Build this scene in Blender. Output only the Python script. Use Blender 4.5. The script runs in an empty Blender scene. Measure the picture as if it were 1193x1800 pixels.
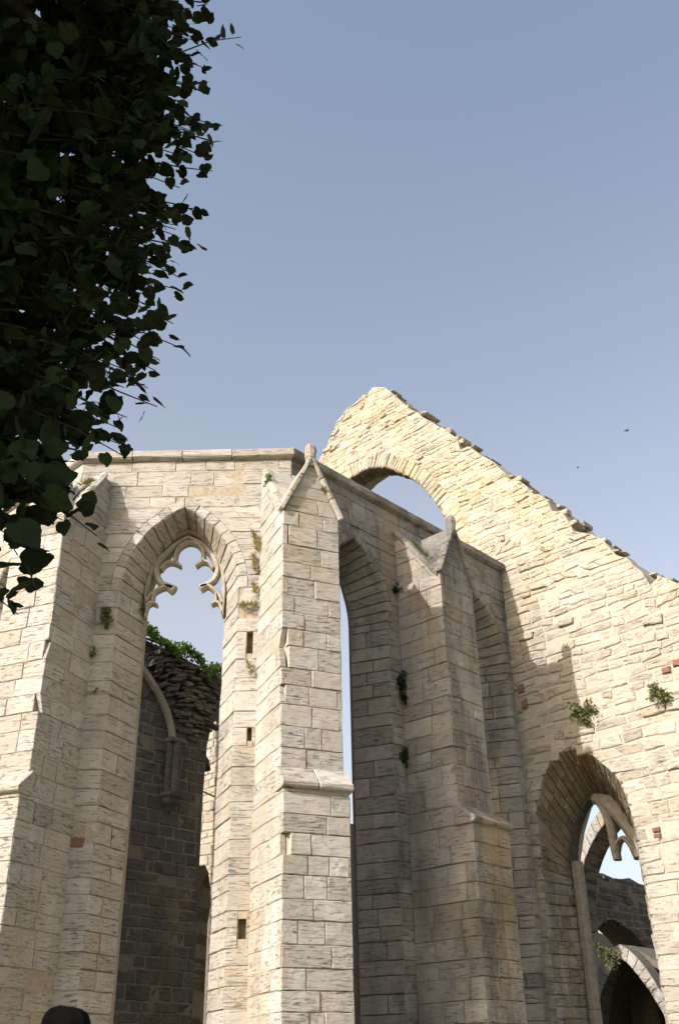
import bpy, bmesh, math, random
from mathutils import Vector, Matrix, noise
random.seed(7)
R = random.random
def U(a, b): return a + (b - a) * random.random()
scene = bpy.context.scene
COL = scene.collection

# ------------------------------------------------------------------ camera, sky, sun, exposure
PITCH, ROLL = math.radians(29.84), math.radians(-1.15)
cam = bpy.data.cameras.new('camera'); cam.sensor_fit = 'VERTICAL'; cam.sensor_height = 36.0; cam.lens = 35.0
cam.clip_start = 0.05; cam.clip_end = 3000
camo = bpy.data.objects.new('camera', cam); COL.objects.link(camo)
zen = Vector((-0.017487, -0.867234, 0.497593))            # zenith in camera axes (x right, y down, z forward)
ya = Vector((0, 0, 1)) - zen * zen.z; ya.normalize(); xa = ya.cross(zen)
right = Vector((xa.x, ya.x, zen.x)); down = Vector((xa.y, ya.y, zen.y)); fwd = Vector((xa.z, ya.z, zen.z))
camo.matrix_world = Matrix(((right.x, -down.x, -fwd.x, 0), (right.y, -down.y, -fwd.y, 0), (right.z, -down.z, -fwd.z, 1.6), (0, 0, 0, 1)))
scene.camera = camo

SUN_EL, SUN_AZ = math.radians(30), math.radians(228.0)      # azimuth clockwise from +Y
world = bpy.data.worlds.new('World'); scene.world = world; world.use_nodes = True
wn = world.node_tree; sky = wn.nodes.new('ShaderNodeTexSky'); sky.sky_type = 'NISHITA'; sky.sun_disc = False
sky.sun_elevation = SUN_EL; sky.sun_rotation = SUN_AZ; sky.air_density = 1.0; sky.dust_density = 4.5; sky.ozone_density = 1.0
tc = wn.nodes.new('ShaderNodeTexCoord'); sx_ = wn.nodes.new('ShaderNodeSeparateXYZ'); wn.links.new(tc.outputs['Generated'], sx_.inputs[0])
inv = wn.nodes.new('ShaderNodeMath'); inv.operation = 'SUBTRACT'; inv.use_clamp = True; inv.inputs[0].default_value = 1.0; wn.links.new(sx_.outputs['Z'], inv.inputs[1])
pw = wn.nodes.new('ShaderNodeMath'); pw.operation = 'POWER'; pw.inputs[1].default_value = 2.0; wn.links.new(inv.outputs[0], pw.inputs[0])
hz = wn.nodes.new('ShaderNodeVectorMath'); hz.operation = 'SCALE'; hz.inputs[0].default_value = (2.4, 1.35, 0.15); mn = wn.nodes.new('ShaderNodeMath'); mn.operation = 'MINIMUM'; mn.inputs[1].default_value = 0.36; wn.links.new(pw.outputs[0], mn.inputs[0]); wn.links.new(mn.outputs[0], hz.inputs['Scale'])
a0 = wn.nodes.new('ShaderNodeVectorMath'); a0.operation = 'ADD'; a0.inputs[1].default_value = (0.26, 0.29, 0.21); wn.links.new(sky.outputs[0], a0.inputs[0])
ad = wn.nodes.new('ShaderNodeVectorMath'); ad.operation = 'ADD'; wn.links.new(a0.outputs[0], ad.inputs[0]); wn.links.new(hz.outputs[0], ad.inputs[1])
wn.links.new(ad.outputs[0], wn.nodes['Background'].inputs[0]); wn.nodes['Background'].inputs[1].default_value = 0.102
sun = bpy.data.lights.new('sun', 'SUN'); sun.energy = 2.75; sun.angle = math.radians(0.5); sun.color = (1.0, 0.965, 0.93)
suno = bpy.data.objects.new('sun', sun); COL.objects.link(suno)
sd = Vector((math.sin(SUN_AZ) * math.cos(SUN_EL), math.cos(SUN_AZ) * math.cos(SUN_EL), math.sin(SUN_EL)))
suno.rotation_euler = sd.to_track_quat('Z', 'Y').to_euler(); suno.location = (-12, -10, 25)
scene.view_settings.view_transform = 'Standard'; scene.view_settings.look = 'None'
scene.view_settings.exposure = 1.24; scene.view_settings.gamma = 1.0; scene.view_settings.use_curve_mapping = False

# ------------------------------------------------------------------ materials
class NT:
    def __init__(s, name):
        s.m = bpy.data.materials.new(name); s.m.use_nodes = True; s.t = s.m.node_tree; s.t.nodes.clear()
        s.out = s.n('ShaderNodeOutputMaterial'); s.b = s.n('ShaderNodeBsdfPrincipled'); s.l(s.b.outputs[0], s.out.inputs[0])
        s.b.inputs['Specular IOR Level'].default_value = 0.15
    def n(s, k, **kw):
        x = s.t.nodes.new(k)
        for a, v in kw.items(): setattr(x, a, v)
        return x
    def l(s, a, b): s.t.links.new(a, b)
    def pos(s): return s.n('ShaderNodeNewGeometry')
    def noise(s, vec, scale, detail=4, rough=0.6, stretch=(1, 1, 1)):
        m = s.n('ShaderNodeMapping'); m.inputs['Scale'].default_value = stretch; s.l(vec, m.inputs['Vector'])
        q = s.n('ShaderNodeTexNoise'); q.inputs['Scale'].default_value = scale; q.inputs['Detail'].default_value = detail
        q.inputs['Roughness'].default_value = rough; s.l(m.outputs[0], q.inputs['Vector']); return q.outputs['Fac']
    def ramp(s, fac, stops):
        r = s.n('ShaderNodeValToRGB'); e = r.color_ramp.elements
        while len(e) < len(stops): e.new(0.5)
        for el, (p, c) in zip(e, stops):
            el.position = p; el.color = (c, c, c, 1) if isinstance(c, (int, float)) else (*c, 1)
        s.l(fac, r.inputs[0]); return r.outputs[0]
    def mix(s, fac, a, b, mode='MIX'):
        x = s.n('ShaderNodeMix', data_type='RGBA', blend_type=mode)
        for sock, v in ((x.inputs[0], fac), (x.inputs[6], a), (x.inputs[7], b)):
            if isinstance(v, (int, float)): sock.default_value = v
            elif isinstance(v, tuple): sock.default_value = (*v, 1)
            else: s.l(v, sock)
        return x.outputs[2]
    def math(s, op, a, b=0.0):
        x = s.n('ShaderNodeMath', operation=op)
        for i, v in enumerate((a, b)):
            if isinstance(v, (int, float)): x.inputs[i].default_value = v
            else: s.l(v, x.inputs[i])
        return x.outputs[0]
    def bump(s, h, strength, dist):
        x = s.n('ShaderNodeBump'); x.inputs['Strength'].default_value = strength; x.inputs['Distance'].default_value = dist
        s.l(h, x.inputs['Height']); s.l(x.outputs[0], s.b.inputs['Normal'])

def limestone(name, light, mid, dark, stain=0.3, ochre=0.1, ochre_z=None, lam=1.0, bump=0.022, stain_col=(0.10, 0.095, 0.085)):
    t = NT(name); g = t.pos(); P = g.outputs['Position']
    oi = t.n('ShaderNodeObjectInfo')
    rnd = t.math('FRACT', t.math('ADD', oi.outputs['Random'], g.outputs['Random Per Island']))
    off = t.n('ShaderNodeVectorMath', operation='SCALE'); off.inputs[0].default_value = (31.0, 17.0, 9.3); t.l(rnd, off.inputs['Scale'])
    pv = t.n('ShaderNodeVectorMath', operation='ADD'); t.l(P, pv.inputs[0]); t.l(off.outputs[0], pv.inputs[1]); PS = pv.outputs[0]
    rnd2 = t.math('FRACT', t.math('MULTIPLY', rnd, 7.31)); amp = t.math('ADD', t.math('MULTIPLY', t.math('POWER', rnd2, 1.6), 1.2), 0.25)
    base = t.ramp(rnd, [(0.0, mid), (0.35, tuple(0.5 * (a + b) for a, b in zip(light, mid))), (0.74, tuple(1.06 * a for a in light)), (0.80, tuple(0.78 * a for a in mid)), (0.88, tuple(0.9 * a * b for a, b in zip(mid, (1.0, .94, .84)))), (1.0, mid)])
    big = t.noise(P, 0.9, 5, 0.62, (1, 1, 0.6))
    base = t.mix(t.ramp(big, [(0.38, 0.0), (0.68, 0.75)]), base, dark)
    lamn = t.noise(PS, 2.6, 8, 0.78, (1.5, 1.5, 15.0))
    base = t.mix(t.math('MULTIPLY', amp, t.ramp(lamn, [(0.34, 0.9 * lam), (0.41, 0.0)])), base, tuple(0.45 * c for c in dark))
    lam2 = t.noise(PS, 5.0, 8, 0.8, (1.0, 1.0, 9.0))
    base = t.mix(t.math('MULTIPLY', amp, t.ramp(lam2, [(0.385, 1.0 * lam), (0.43, 0.0)])), base, tuple(0.42 * c for c in dark))
    base = t.mix(t.ramp(lam2, [(0.55, 0.0), (0.7, 0.35)]), base, light)
    gr = t.noise(P, 3.2, 7, 0.74, (1, 1, 1.3))
    base = t.mix(t.ramp(gr, [(0.42, 0.0), (0.66, 0.62)]), base, dark)
    tan = t.noise(P, 1.9, 6, 0.7, (1.2, 1.2, .8))
    base = t.mix(t.ramp(tan, [(0.50, 0.0), (0.70, 0.38)]), base, (0.74 * light[0], 0.60 * light[1], 0.45 * light[2]))
    fine = t.noise(P, 26, 6, 0.7, (1, 1, 1.5))
    base = t.mix(t.ramp(fine, [(0.25, 0.35), (0.5, 0.0)]), base, tuple(0.5 * c for c in dark))
    base = t.mix(t.ramp(fine, [(0.55, 0.0), (0.85, 0.3)]), base, tuple(min(0.8, 1.25 * c) for c in light))
    st = t.noise(P, 1.15, 6, 0.7, (1.0, 1.0, 0.32))
    base = t.mix(t.ramp(st, [(0.56 - 0.1 * stain, 0.0), (0.72, min(1, 0.9 * stain + 0.1))]), base, stain_col)
    oc = t.noise(P, 0.8, 7, 0.7, (1.4, 1.4, 0.55))
    of = t.ramp(oc, [(0.50, 0.0), (0.68, ochre)] if not ochre_z else [(0.38, 0.0), (0.62, ochre)])
    if ochre_z:
        sx = t.n('ShaderNodeSeparateXYZ'); t.l(P, sx.inputs[0]); mr = t.n('ShaderNodeMapRange')
        mr.inputs[1].default_value, mr.inputs[2].default_value, mr.inputs[3].default_value, mr.inputs[4].default_value = ochre_z[0], ochre_z[1], 0.25, 1.0
        t.l(sx.outputs['Z'], mr.inputs[0]); of = t.math('MULTIPLY', of, mr.outputs[0])
    base = t.mix(of, base, (0.47, 0.31, 0.12) if not ochre_z else (0.42, 0.33, 0.20))
    t.l(base, t.b.inputs['Base Color']); t.b.inputs['Roughness'].default_value = 0.93
    med = t.noise(PS, 7, 6, 0.7, (1, 1, 2.5))
    h = t.math('ADD', t.math('MULTIPLY', t.ramp(lam2, [(0.385, 0.0), (0.435, 1.0)]), 1.3 * lam), t.math('ADD', t.math('MULTIPLY', t.ramp(lamn, [(0.34, 0.0), (0.42, 0.9), (0.7, 1.0)]), lam), t.math('ADD', t.math('MULTIPLY', fine, 0.8), t.math('MULTIPLY', med, 0.4))))
    t.bump(t.math('MULTIPLY', h, amp), 0.8, bump); return t.m

def plain(name, a, b, scale=9, bump=0.01, rough=0.9, stretch=(1, 1, 1)):
    t = NT(name); P = t.pos().outputs['Position']
    f = t.noise(P, scale, 6, 0.68, stretch); t.l(t.ramp(f, [(0.3, a), (0.7, b)]), t.b.inputs['Base Color'])
    t.b.inputs['Roughness'].default_value = rough; t.bump(f, 0.8, bump); return t.m

def leafmat(name, a, b, trans=0.15):
    t = NT(name); g = t.pos(); oi = t.n('ShaderNodeObjectInfo')
    rnd = t.math('FRACT', t.math('ADD', oi.outputs['Random'], g.outputs['Random Per Island']))
    c = t.ramp(rnd, [(0.0, a), (1.0, b)]); t.l(c, t.b.inputs['Base Color']); t.b.inputs['Roughness'].default_value = 0.8
    tr = t.n('ShaderNodeBsdfTranslucent'); t.l(c, tr.inputs[0]); ms = t.n('ShaderNodeMixShader'); ms.inputs[0].default_value = trans
    t.l(t.b.outputs[0], ms.inputs[1]); t.l(tr.outputs[0], ms.inputs[2]); t.l(ms.outputs[0], t.out.inputs[0]); return t.m

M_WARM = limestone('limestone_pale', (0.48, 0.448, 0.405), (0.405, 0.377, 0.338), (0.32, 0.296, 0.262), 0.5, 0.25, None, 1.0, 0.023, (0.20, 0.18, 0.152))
M_GREY = limestone('limestone_grey_shade', (0.385, 0.36, 0.33), (0.315, 0.294, 0.268), (0.215, 0.201, 0.183), 1.0, 0.35, None, 1.0, 0.023, (0.055, 0.052, 0.048))  # greyer, darker copy with the side wall's shade in its tone; streaks are stain
M_MID = limestone('limestone_half_shade', (0.42, 0.393, 0.36), (0.345, 0.322, 0.294), (0.245, 0.228, 0.206), 0.8, 0.3, None, 1.0, 0.023, (0.08, 0.075, 0.068))  # between pale and grey: part of the shade is put into this tone
M_RUB = limestone('limestone_rubble', (0.445, 0.412, 0.36), (0.375, 0.345, 0.297), (0.305, 0.28, 0.24), 0.35, 0.8, (8.0, 12.5), 0.95, 0.026)
M_DARK = limestone('limestone_in_shade', (0.115, 0.108, 0.10), (0.083, 0.079, 0.073), (0.055, 0.052, 0.048), 0.7, 0.15)  # stone of the unlit walls and soffits, their shade put into the colour
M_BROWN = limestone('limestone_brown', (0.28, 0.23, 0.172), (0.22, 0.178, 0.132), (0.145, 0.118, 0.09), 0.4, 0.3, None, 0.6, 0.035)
M_TRAC = plain('tracery_stone', (0.26, 0.225, 0.18), (0.44, 0.39, 0.315), 9, 0.01)
M_TRACG = plain('tracery_grey_shade', (0.17, 0.152, 0.125), (0.30, 0.268, 0.22), 8, 0.012)  # darker copy of the tracery stone, standing in for its shade
M_MORT = plain('lime_mortar', (0.24, 0.20, 0.15), (0.38, 0.325, 0.25), 14, 0.02)
M_MORTL = plain('pale_mortar', (0.31, 0.27, 0.21), (0.43, 0.385, 0.31), 14, 0.02)
M_MORTD = plain('dark_mortar', (0.10, 0.085, 0.07), (0.19, 0.165, 0.13), 14, 0.02)
M_BRICK = plain('red_brick', (0.135, 0.07, 0.052), (0.22, 0.12, 0.092), 20, 0.008)
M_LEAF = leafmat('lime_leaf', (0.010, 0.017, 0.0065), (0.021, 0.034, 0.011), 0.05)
M_IVY = leafmat('ivy_leaf', (0.065, 0.12, 0.025), (0.13, 0.20, 0.045), 0.2)
M_WEED = leafmat('weed_leaf', (0.07, 0.085, 0.03), (0.16, 0.17, 0.06), 0.2)
M_DRY = leafmat('dry_grass_blade', (0.20, 0.16, 0.06), (0.33, 0.26, 0.11), 0.2)
M_BARK = plain('bark', (0.018, 0.015, 0.012), (0.04, 0.033, 0.027), 18, 0.02, 0.95, (1, 1, 0.25))
M_IRON = plain('rusty_iron', (0.05, 0.035, 0.03), (0.10, 0.06, 0.04), 30, 0.003, 0.8)
M_BLACK = plain('black_paint', (0.004, 0.004, 0.004), (0.008, 0.008, 0.008), 30, 0.001, 0.95)
M_BLACK.node_tree.nodes['Principled BSDF'].inputs['Specular IOR Level'].default_value = 0.02
M_FEATH = plain('dark_feathers', (0.02, 0.02, 0.022), (0.05, 0.05, 0.05), 60, 0.001)
M_GRASS = plain('turf', (0.12, 0.125, 0.065), (0.25, 0.225, 0.15), 0.8, 0.02)

# ------------------------------------------------------------------ object helpers
def thing(name, loc, label, cat, group=None):
    o = bpy.data.objects.new(name, None); COL.objects.link(o); o.location = loc; o.empty_display_size = 0.3
    o['label'] = label; o['category'] = cat; o['kind'] = 'thing'
    if group: o['group'] = group
    return o
def origin(o):
    v = Vector((0, 0, 0))
    while o is not None: v += o.location; o = o.parent
    return v
def obj(name, verts, faces, mat, parent=None, loc=None, smooth=False):
    base = origin(parent) if parent else Vector((0, 0, 0))
    if loc is None:
        c = Vector((0, 0, 0))
        for v in verts: c += Vector(v)
        c /= max(1, len(verts))
    else: c = Vector(loc)
    me = bpy.data.meshes.new(name); me.from_pydata([tuple(Vector(v) - c) for v in verts], [], faces); me.materials.append(mat)
    if smooth: me.polygons.foreach_set('use_smooth', [True] * len(me.polygons))
    o = bpy.data.objects.new(name, me); COL.objects.link(o); o.location = c - base
    if parent: o.parent = parent
    return o
def hull(pts):
    bm = bmesh.new()
    for p in pts: bm.verts.new(p)
    bmesh.ops.convex_hull(bm, input=bm.verts[:])
    bmesh.ops.delete(bm, geom=[v for v in bm.verts if not v.link_faces], context='VERTS')
    bm.verts.index_update()
    vs = [v.co.copy() for v in bm.verts]; fs = [[v.index for v in f.verts] for f in bm.faces]; bm.free(); return vs, fs
def extrude(ringA, ringB):
    n = len(ringA); vs = list(ringA) + list(ringB)
    fs = [list(range(n))[::-1], list(range(n, 2 * n))] + [[i, (i + 1) % n, n + (i + 1) % n, n + i] for i in range(n)]
    return vs, fs
def bevelled(vs, fs, w=0.015, jit=0.0):
    bm = bmesh.new(); bv = [bm.verts.new(v) for v in vs]
    for f in fs:
        try: bm.faces.new([bv[i] for i in f])
        except ValueError: pass
    bmesh.ops.recalc_face_normals(bm, faces=bm.faces[:])
    if w: bmesh.ops.bevel(bm, geom=bm.edges[:], offset=w, segments=1, affect='EDGES', clamp_overlap=True)
    if jit:
        for v in bm.verts: v.co += Vector((U(-jit, jit), U(-jit, jit), U(-jit, jit)))
    bm.verts.index_update()
    o = [v.co.copy() for v in bm.verts], [[v.index for v in f.verts] for f in bm.faces]; bm.free(); return o

def dirv(a): a = math.radians(a); return Vector((math.cos(a), math.sin(a), 0))
def nrm(a): a = math.radians(a); return Vector((math.sin(a), -math.cos(a), 0))
class Frame:
    def __init__(s, o, u, n): s.o, s.u, s.n = Vector(o), u, n
    def __call__(s, a, z, off=0.0): return s.o + s.u * a + s.n * off + Vector((0, 0, z))

def block(q00, q10, q11, q01, n, depth=0.07, gap=0.007, bev=0.012, jit=0.006, proud=0.0, nx=4, ny=2):
    """One dressed or rough stone: a slab with a rounded, slightly uneven face."""
    q = [Vector(p) for p in (q00, q10, q11, q01)]
    nn = (q[2] - q[0]).cross(q[3] - q[1])
    if nn.length < 1e-9: return None
    nn.normalize()
    if nn.dot(n) < 0: q = [q[1], q[0], q[3], q[2]]; nn = -nn
    w = max(0.02, 0.5 * ((q[1] - q[0]).length + (q[2] - q[3]).length)); h = max(0.02, 0.5 * ((q[3] - q[0]).length + (q[2] - q[1]).length))
    g = min(gap, 0.2 * w, 0.2 * h); b = min(bev, 0.22 * w, 0.22 * h)
    def lin(k, L, m): 
        a = [g / L, (g + b) / L]; e = [1 - (g + b) / L, 1 - g / L]
        mid = [a[1] + (e[0] - a[1]) * (i + U(-0.25, 0.25)) / (m) for i in range(1, m)]
        return a + mid + e
    us, vs_ = lin(0, w, nx - 1), lin(1, h, ny)
    V = []; F = []
    P = lambda s, t: (q[0] * (1 - s) + q[1] * s) * (1 - t) + (q[3] * (1 - s) + q[2] * s) * t
    NU, NV = len(us), len(vs_); jl = min(jit * 1.2, 0.1 * h)
    tilt = (U(-jit, jit), U(-jit, jit))
    for j, t in enumerate(vs_):
        for i, s in enumerate(us):
            edge = i in (0, NU - 1) or j in (0, NV - 1)
            p = P(s, t) + nn * (proud + (-b * U(0.5, 1.3) if edge else U(-jit, jit) * .45) + tilt[0] * (s - .5) + tilt[1] * (t - .5))
            if edge: p = p + Vector((U(-jl, jl), U(-jl, jl), U(-jl, jl))) * 0.5
            V.append(p)
    for j in range(NV - 1):
        for i in range(NU - 1):
            F.append((j * NU + i, j * NU + i + 1, (j + 1) * NU + i + 1, (j + 1) * NU + i))
    ring = [i for i in range(NU)] + [j * NU + NU - 1 for j in range(1, NV)] + [(NV - 1) * NU + i for i in range(NU - 2, -1, -1)] + [j * NU for j in range(NV - 2, 0, -1)]
    k = len(V); V += [V[r] - nn * (depth + proud) for r in ring]; m = len(ring)
    for i in range(m): F.append((ring[i], k + i, k + (i + 1) % m, ring[(i + 1) % m]))
    return V, F, w * h

class Masonry:
    """Collects stones of one thing; the 300 largest become parts, the rest one stuff part."""
    def __init__(s, parent): s.p = parent; s.L = []
    def add(s, blk, mat, name='stone', key=None):
        if blk: s.L.append((key if key is not None else blk[2], name, blk[0], blk[1], mat))
    def build(s, rest='small_stones', limit=300):
        s.L.sort(key=lambda x: -x[0]); cnt = {}; small = {}
        for k, name, V, F, mat in s.L:
            cnt[name] = cnt.get(name, 0) + 1
            if cnt[name] <= limit: obj(name, V, F, mat, s.p)
            else:
                A = small.setdefault(mat.name, ([], [], mat)); b = len(A[0]); A[0].extend(V); A[1].extend([tuple(i + b for i in f) for f in F])
        for V, F, mat in small.values():
            o = obj(rest, V, F, mat, s.p); o['kind'] = 'stuff'

def crossings(loops, z):
    xs = []
    for L in loops:
        for i in range(len(L)):
            (x0, z0), (x1, z1) = L[i], L[(i + 1) % len(L)]
            if (z0 <= z) != (z1 <= z): xs.append(x0 + (x1 - x0) * (z - z0) / (z1 - z0))
    xs.sort(); return [(xs[i], xs[i + 1]) for i in range(0, len(xs) - 1, 2)]
def levels(z0, z1, a, b):
    L = [z0]
    while L[-1] < z1 - b: L.append(L[-1] + U(a, b))
    if z1 - L[-1] > 0.04: L.append(z1)
    return L
def fill(ms, fr, loops, lev, la, lb, mat, name='stone', clip=None, rough=0.006, proud=0.006, gap=0.004, bev=0.007, depth=0.07, wob=0.0, skip=0.0, clip_top=99, size=None, minw=0.10, off=0.0):
    for z0, z1 in zip(lev, lev[1:]):
        e = 0.004; A, B = crossings(loops, z0 + e), crossings(loops, z1 - e)
        if len(A) != len(B):
            Mi = crossings(loops, 0.5 * (z0 + z1)); A, B = Mi, Mi
        f = size(0.5 * (z0 + z1)) if size else 1.0
        for (a0, a1), (b0, b1) in zip(A, B):
            if clip and z1 < clip_top: 
                a0, a1, b0, b1 = max(a0, clip[0]), min(a1, clip[1]), max(b0, clip[0]), min(b1, clip[1])
            L = 0.5 * (a1 + b1 - a0 - b0)
            if L < 0.05: continue
            cuts = [0.0]
            while True:
                step = U(la, lb) * f
                if cuts[-1] * L + step > L - la * 0.45 * f: break
                cuts.append(cuts[-1] + step / L)
            cuts.append(1.0)
            dz = [0.0] + [U(-wob, wob) * (z1 - z0) for _ in cuts[1:-1]] + [0.0]
            du = [0.0] + [U(-wob, wob) * 0.15 for _ in cuts[1:-1]] + [0.0]
            for i in range(len(cuts) - 1):
                if skip and R() < skip: continue
                s, t = cuts[i], cuts[i + 1]
                P = [fr(a0 + (a1 - a0) * s + du[i] / 2, z0 + dz[i], off), fr(a0 + (a1 - a0) * t + du[i + 1] / 2, z0 + dz[i + 1], off), fr(b0 + (b1 - b0) * t - du[i + 1] / 2, z1 + dz[i + 1] * .5, off), fr(b0 + (b1 - b0) * s - du[i] / 2, z1 + dz[i] * .5, off)]
                m = mat(0.5 * (a0 + a1), z0) if callable(mat) else mat
                ms.add(block(*P, fr.n, depth, gap, bev, rough, U(-proud, proud) * (1.7 if R() < .16 else .5)), m, name)

def core(fr, outer, holes, thick, mat, parent, rec=0.011, name='wall_core'):
    """Mortar core of a wall: holes = [(front loop, inner loop, depth)] with equal counts."""
    bm = bmesh.new()
    def loop(L, off): return [bm.verts.new(fr(a, z, off)) for a, z in L]
    def edges(v): 
        for i in range(len(v)):
            try: bm.edges.new((v[i], v[(i + 1) % len(v)]))
            except ValueError: pass
    def side(A, B):
        for i in range(len(A)):
            try: bm.faces.new((A[i], A[(i + 1) % len(A)], B[(i + 1) % len(B)], B[i]))
            except ValueError: pass
    of, ob = loop(outer, -rec), loop(outer, -thick)
    front, back = [of], [ob]
    side(of, ob)
    for fl, il, d in holes:
        a = loop(fl, -rec); b = loop(il, -d); c = loop(il, -thick) if thick - d > 0.01 else None
        side(a, b)
        if c: side(b, c); back.append(c)
        else: back.append(b)
        front.append(a)
    for grp in (front, back):
        ed = []
        for L in grp:
            for i in range(len(L)):
                e = bm.edges.get((L[i], L[(i + 1) % len(L)])) or bm.edges.new((L[i], L[(i + 1) % len(L)])); ed.append(e)
        bmesh.ops.triangle_fill(bm, edges=ed, use_beauty=True, use_dissolve=False)
    bmesh.ops.recalc_face_normals(bm, faces=bm.faces[:])
    bm.verts.index_update(); V = [v.co.copy() for v in bm.verts]; F = [[v.index for v in f.verts] for f in bm.faces]; bm.free()
    return obj(name, V, F, mat, parent)

def arch(c, a, zs, h, n=9):
    """Pointed arch polyline (left foot -> apex -> right foot)."""
    Rr = (a * a + h * h) / (2 * a); k = Rr - a; L = []
    th = math.atan2(h, k) 
    for i in range(n + 1):
        t = th * i / n; L.append((c + k - Rr * math.cos(t), zs + Rr * math.sin(t)))
    return L + [(2 * c - x, z) for x, z in L[-2::-1]]
def offset_poly(L, d):
    o = []
    for i, (x, z) in enumerate(L):
        x0, z0 = L[max(0, i - 1)]; x1, z1 = L[min(len(L) - 1, i + 1)]
        l = math.hypot(x1 - x0, z1 - z0) or 1; o.append((x - (z1 - z0) / l * d, z + (x1 - x0) / l * d))
    return o

def sweep(path, w, d0, d1, fr, closed=False):
    """A stone bar of chamfered section following a polyline in the wall plane."""
    V = []; F = []; n = len(path)
    for i in range(n):
        x0, z0 = path[max(0, i - 1)]; x1, z1 = path[min(n - 1, i + 1)]
        l = math.hypot(x1 - x0, z1 - z0) or 1; px, pz = -(z1 - z0) / l, (x1 - x0) / l
        ww = w[i] if isinstance(w, (list, tuple)) else w
        x, z = path[i]; c = 0.30 * ww; dc = (d0 - d1) * 0.28
        for s, dd in ((-ww / 2 + c, d0), (ww / 2 - c, d0), (ww / 2, d0 - dc), (ww / 2, d1 + dc), (ww / 2 - c, d1), (-ww / 2 + c, d1), (-ww / 2, d1 + dc), (-ww / 2, d0 - dc)):
            V.append(fr(x + px * s, z + pz * s, dd))
    for i in range(n - 1):
        for k in range(8): F.append((i * 8 + k, i * 8 + (k + 1) % 8, (i + 1) * 8 + (k + 1) % 8, (i + 1) * 8 + k))
    F.append(tuple(range(8))[::-1]); F.append(tuple((n - 1) * 8 + k for k in range(8))); return V, F
def smooth_path(P, k=3):
    out = []
    for i in range(len(P) - 1):
        p0, p1, p2, p3 = P[max(0, i - 1)], P[i], P[i + 1], P[min(len(P) - 1, i + 2)]
        for j in range(k):
            t = j / k
            out.append(tuple(0.5 * (2 * b + (c - a) * t + (2 * a - 5 * b + 4 * c - d) * t * t + (3 * b - a - 3 * c + d) * t ** 3) for a, b, c, d in zip(p0, p1, p2, p3)))
    return out + [P[-1]]
def tube(path, r0, r1, k=6):
    V = []; F = []; n = len(path); path = [Vector(p) for p in path]
    for i, p in enumerate(path):
        t = (path[min(n - 1, i + 1)] - path[max(0, i - 1)]).normalized()
        a = t.cross(Vector((0, 0, 1)) if abs(t.z) < 0.9 else Vector((1, 0, 0))).normalized(); b = t.cross(a)
        r = r0 + (r1 - r0) * i / (n - 1)
        for j in range(k):
            th = 2 * math.pi * j / k; V.append(p + (a * math.cos(th) + b * math.sin(th)) * r)
    for i in range(n - 1):
        for j in range(k): F.append((i * k + j, i * k + (j + 1) % k, (i + 1) * k + (j + 1) % k, (i + 1) * k + j))
    F.append(tuple(range(k))[::-1]); F.append(tuple((n - 1) * k + j for j in range(k))); return V, F

# ------------------------------------------------------------------ setting: ground
def ground():
    V = []; F = []; N = 40; S = 900.0
    for j in range(N + 1):
        for i in range(N + 1):
            x, y = (i / N - .5) * 2, (j / N - .5) * 2
            x, y = math.copysign(abs(x) ** 2.2, x) * S, math.copysign(abs(y) ** 2.2, y) * S
            V.append((x, y + 10, 0.06 * noise.noise(Vector((x * .1, y * .1, 0))) - 0.04))
    for j in range(N):
        for i in range(N): F.append((j * (N + 1) + i, j * (N + 1) + i + 1, (j + 1) * (N + 1) + i + 1, (j + 1) * (N + 1) + i))
    o = obj('ground', V, F, M_GRASS, None, (0, 0, 0), True); o['kind'] = 'structure'; o['label'] = 'grassy ground around the ruined church'
ground()

# ------------------------------------------------------------------ plan of the choir
A2 = 47.5
K01, K12 = Vector((-4.25, 14, 0)), Vector((-0.78, 14, 0))
U2, N2 = dirv(A2), nrm(A2); UR, NR = dirv(A2 - 90), nrm(A2 - 90)
KC = K12 + U2 * 6.05
K00 = K01 - UR * 3.47
F1 = Frame(Vector((0, 14, 0)), Vector((1, 0, 0)), nrm(0))
F2 = Frame(K12, U2, N2)
F0 = Frame(K00, UR, NR)
FR = Frame(KC, UR, NR)
FN = Frame(K12 - N2 * 8.0, U2, N2)
ZC = 10.67                                       # underside of the cornice

def cornice(parent, fr, s0, s1, m0, m1, mat, off=0.10):
    """Moulded cornice laid in separate stones; m0/m1 = mitre shift per metre of projection."""
    prof = [(-0.12, 0.0), (0.015, 0.0), (off * .8, 0.025), (off, 0.05), (off, 0.155), (off - .03, 0.175), (-0.12, 0.20)]
    s = s0
    while s < s1 - 0.05:
        e = min(s1, s + U(0.55, 0.95)); e = s1 if s1 - e < 0.3 else e
        g0, g1 = (0.0 if s == s0 else 0.006), (0.0 if e == s1 else 0.006)
        A = []; B = []
        for d, z in prof:
            A.append(fr(s + g0 + (m0 * d if s == s0 else 0), ZC + z, d)); B.append(fr(e - g1 + (m1 * d if e == s1 else 0), ZC + z, d))
        V, F = bevelled(*extrude(A, B), 0.008, 0.006); obj('cornice_stone', V, F, mat, parent); s = e

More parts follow.
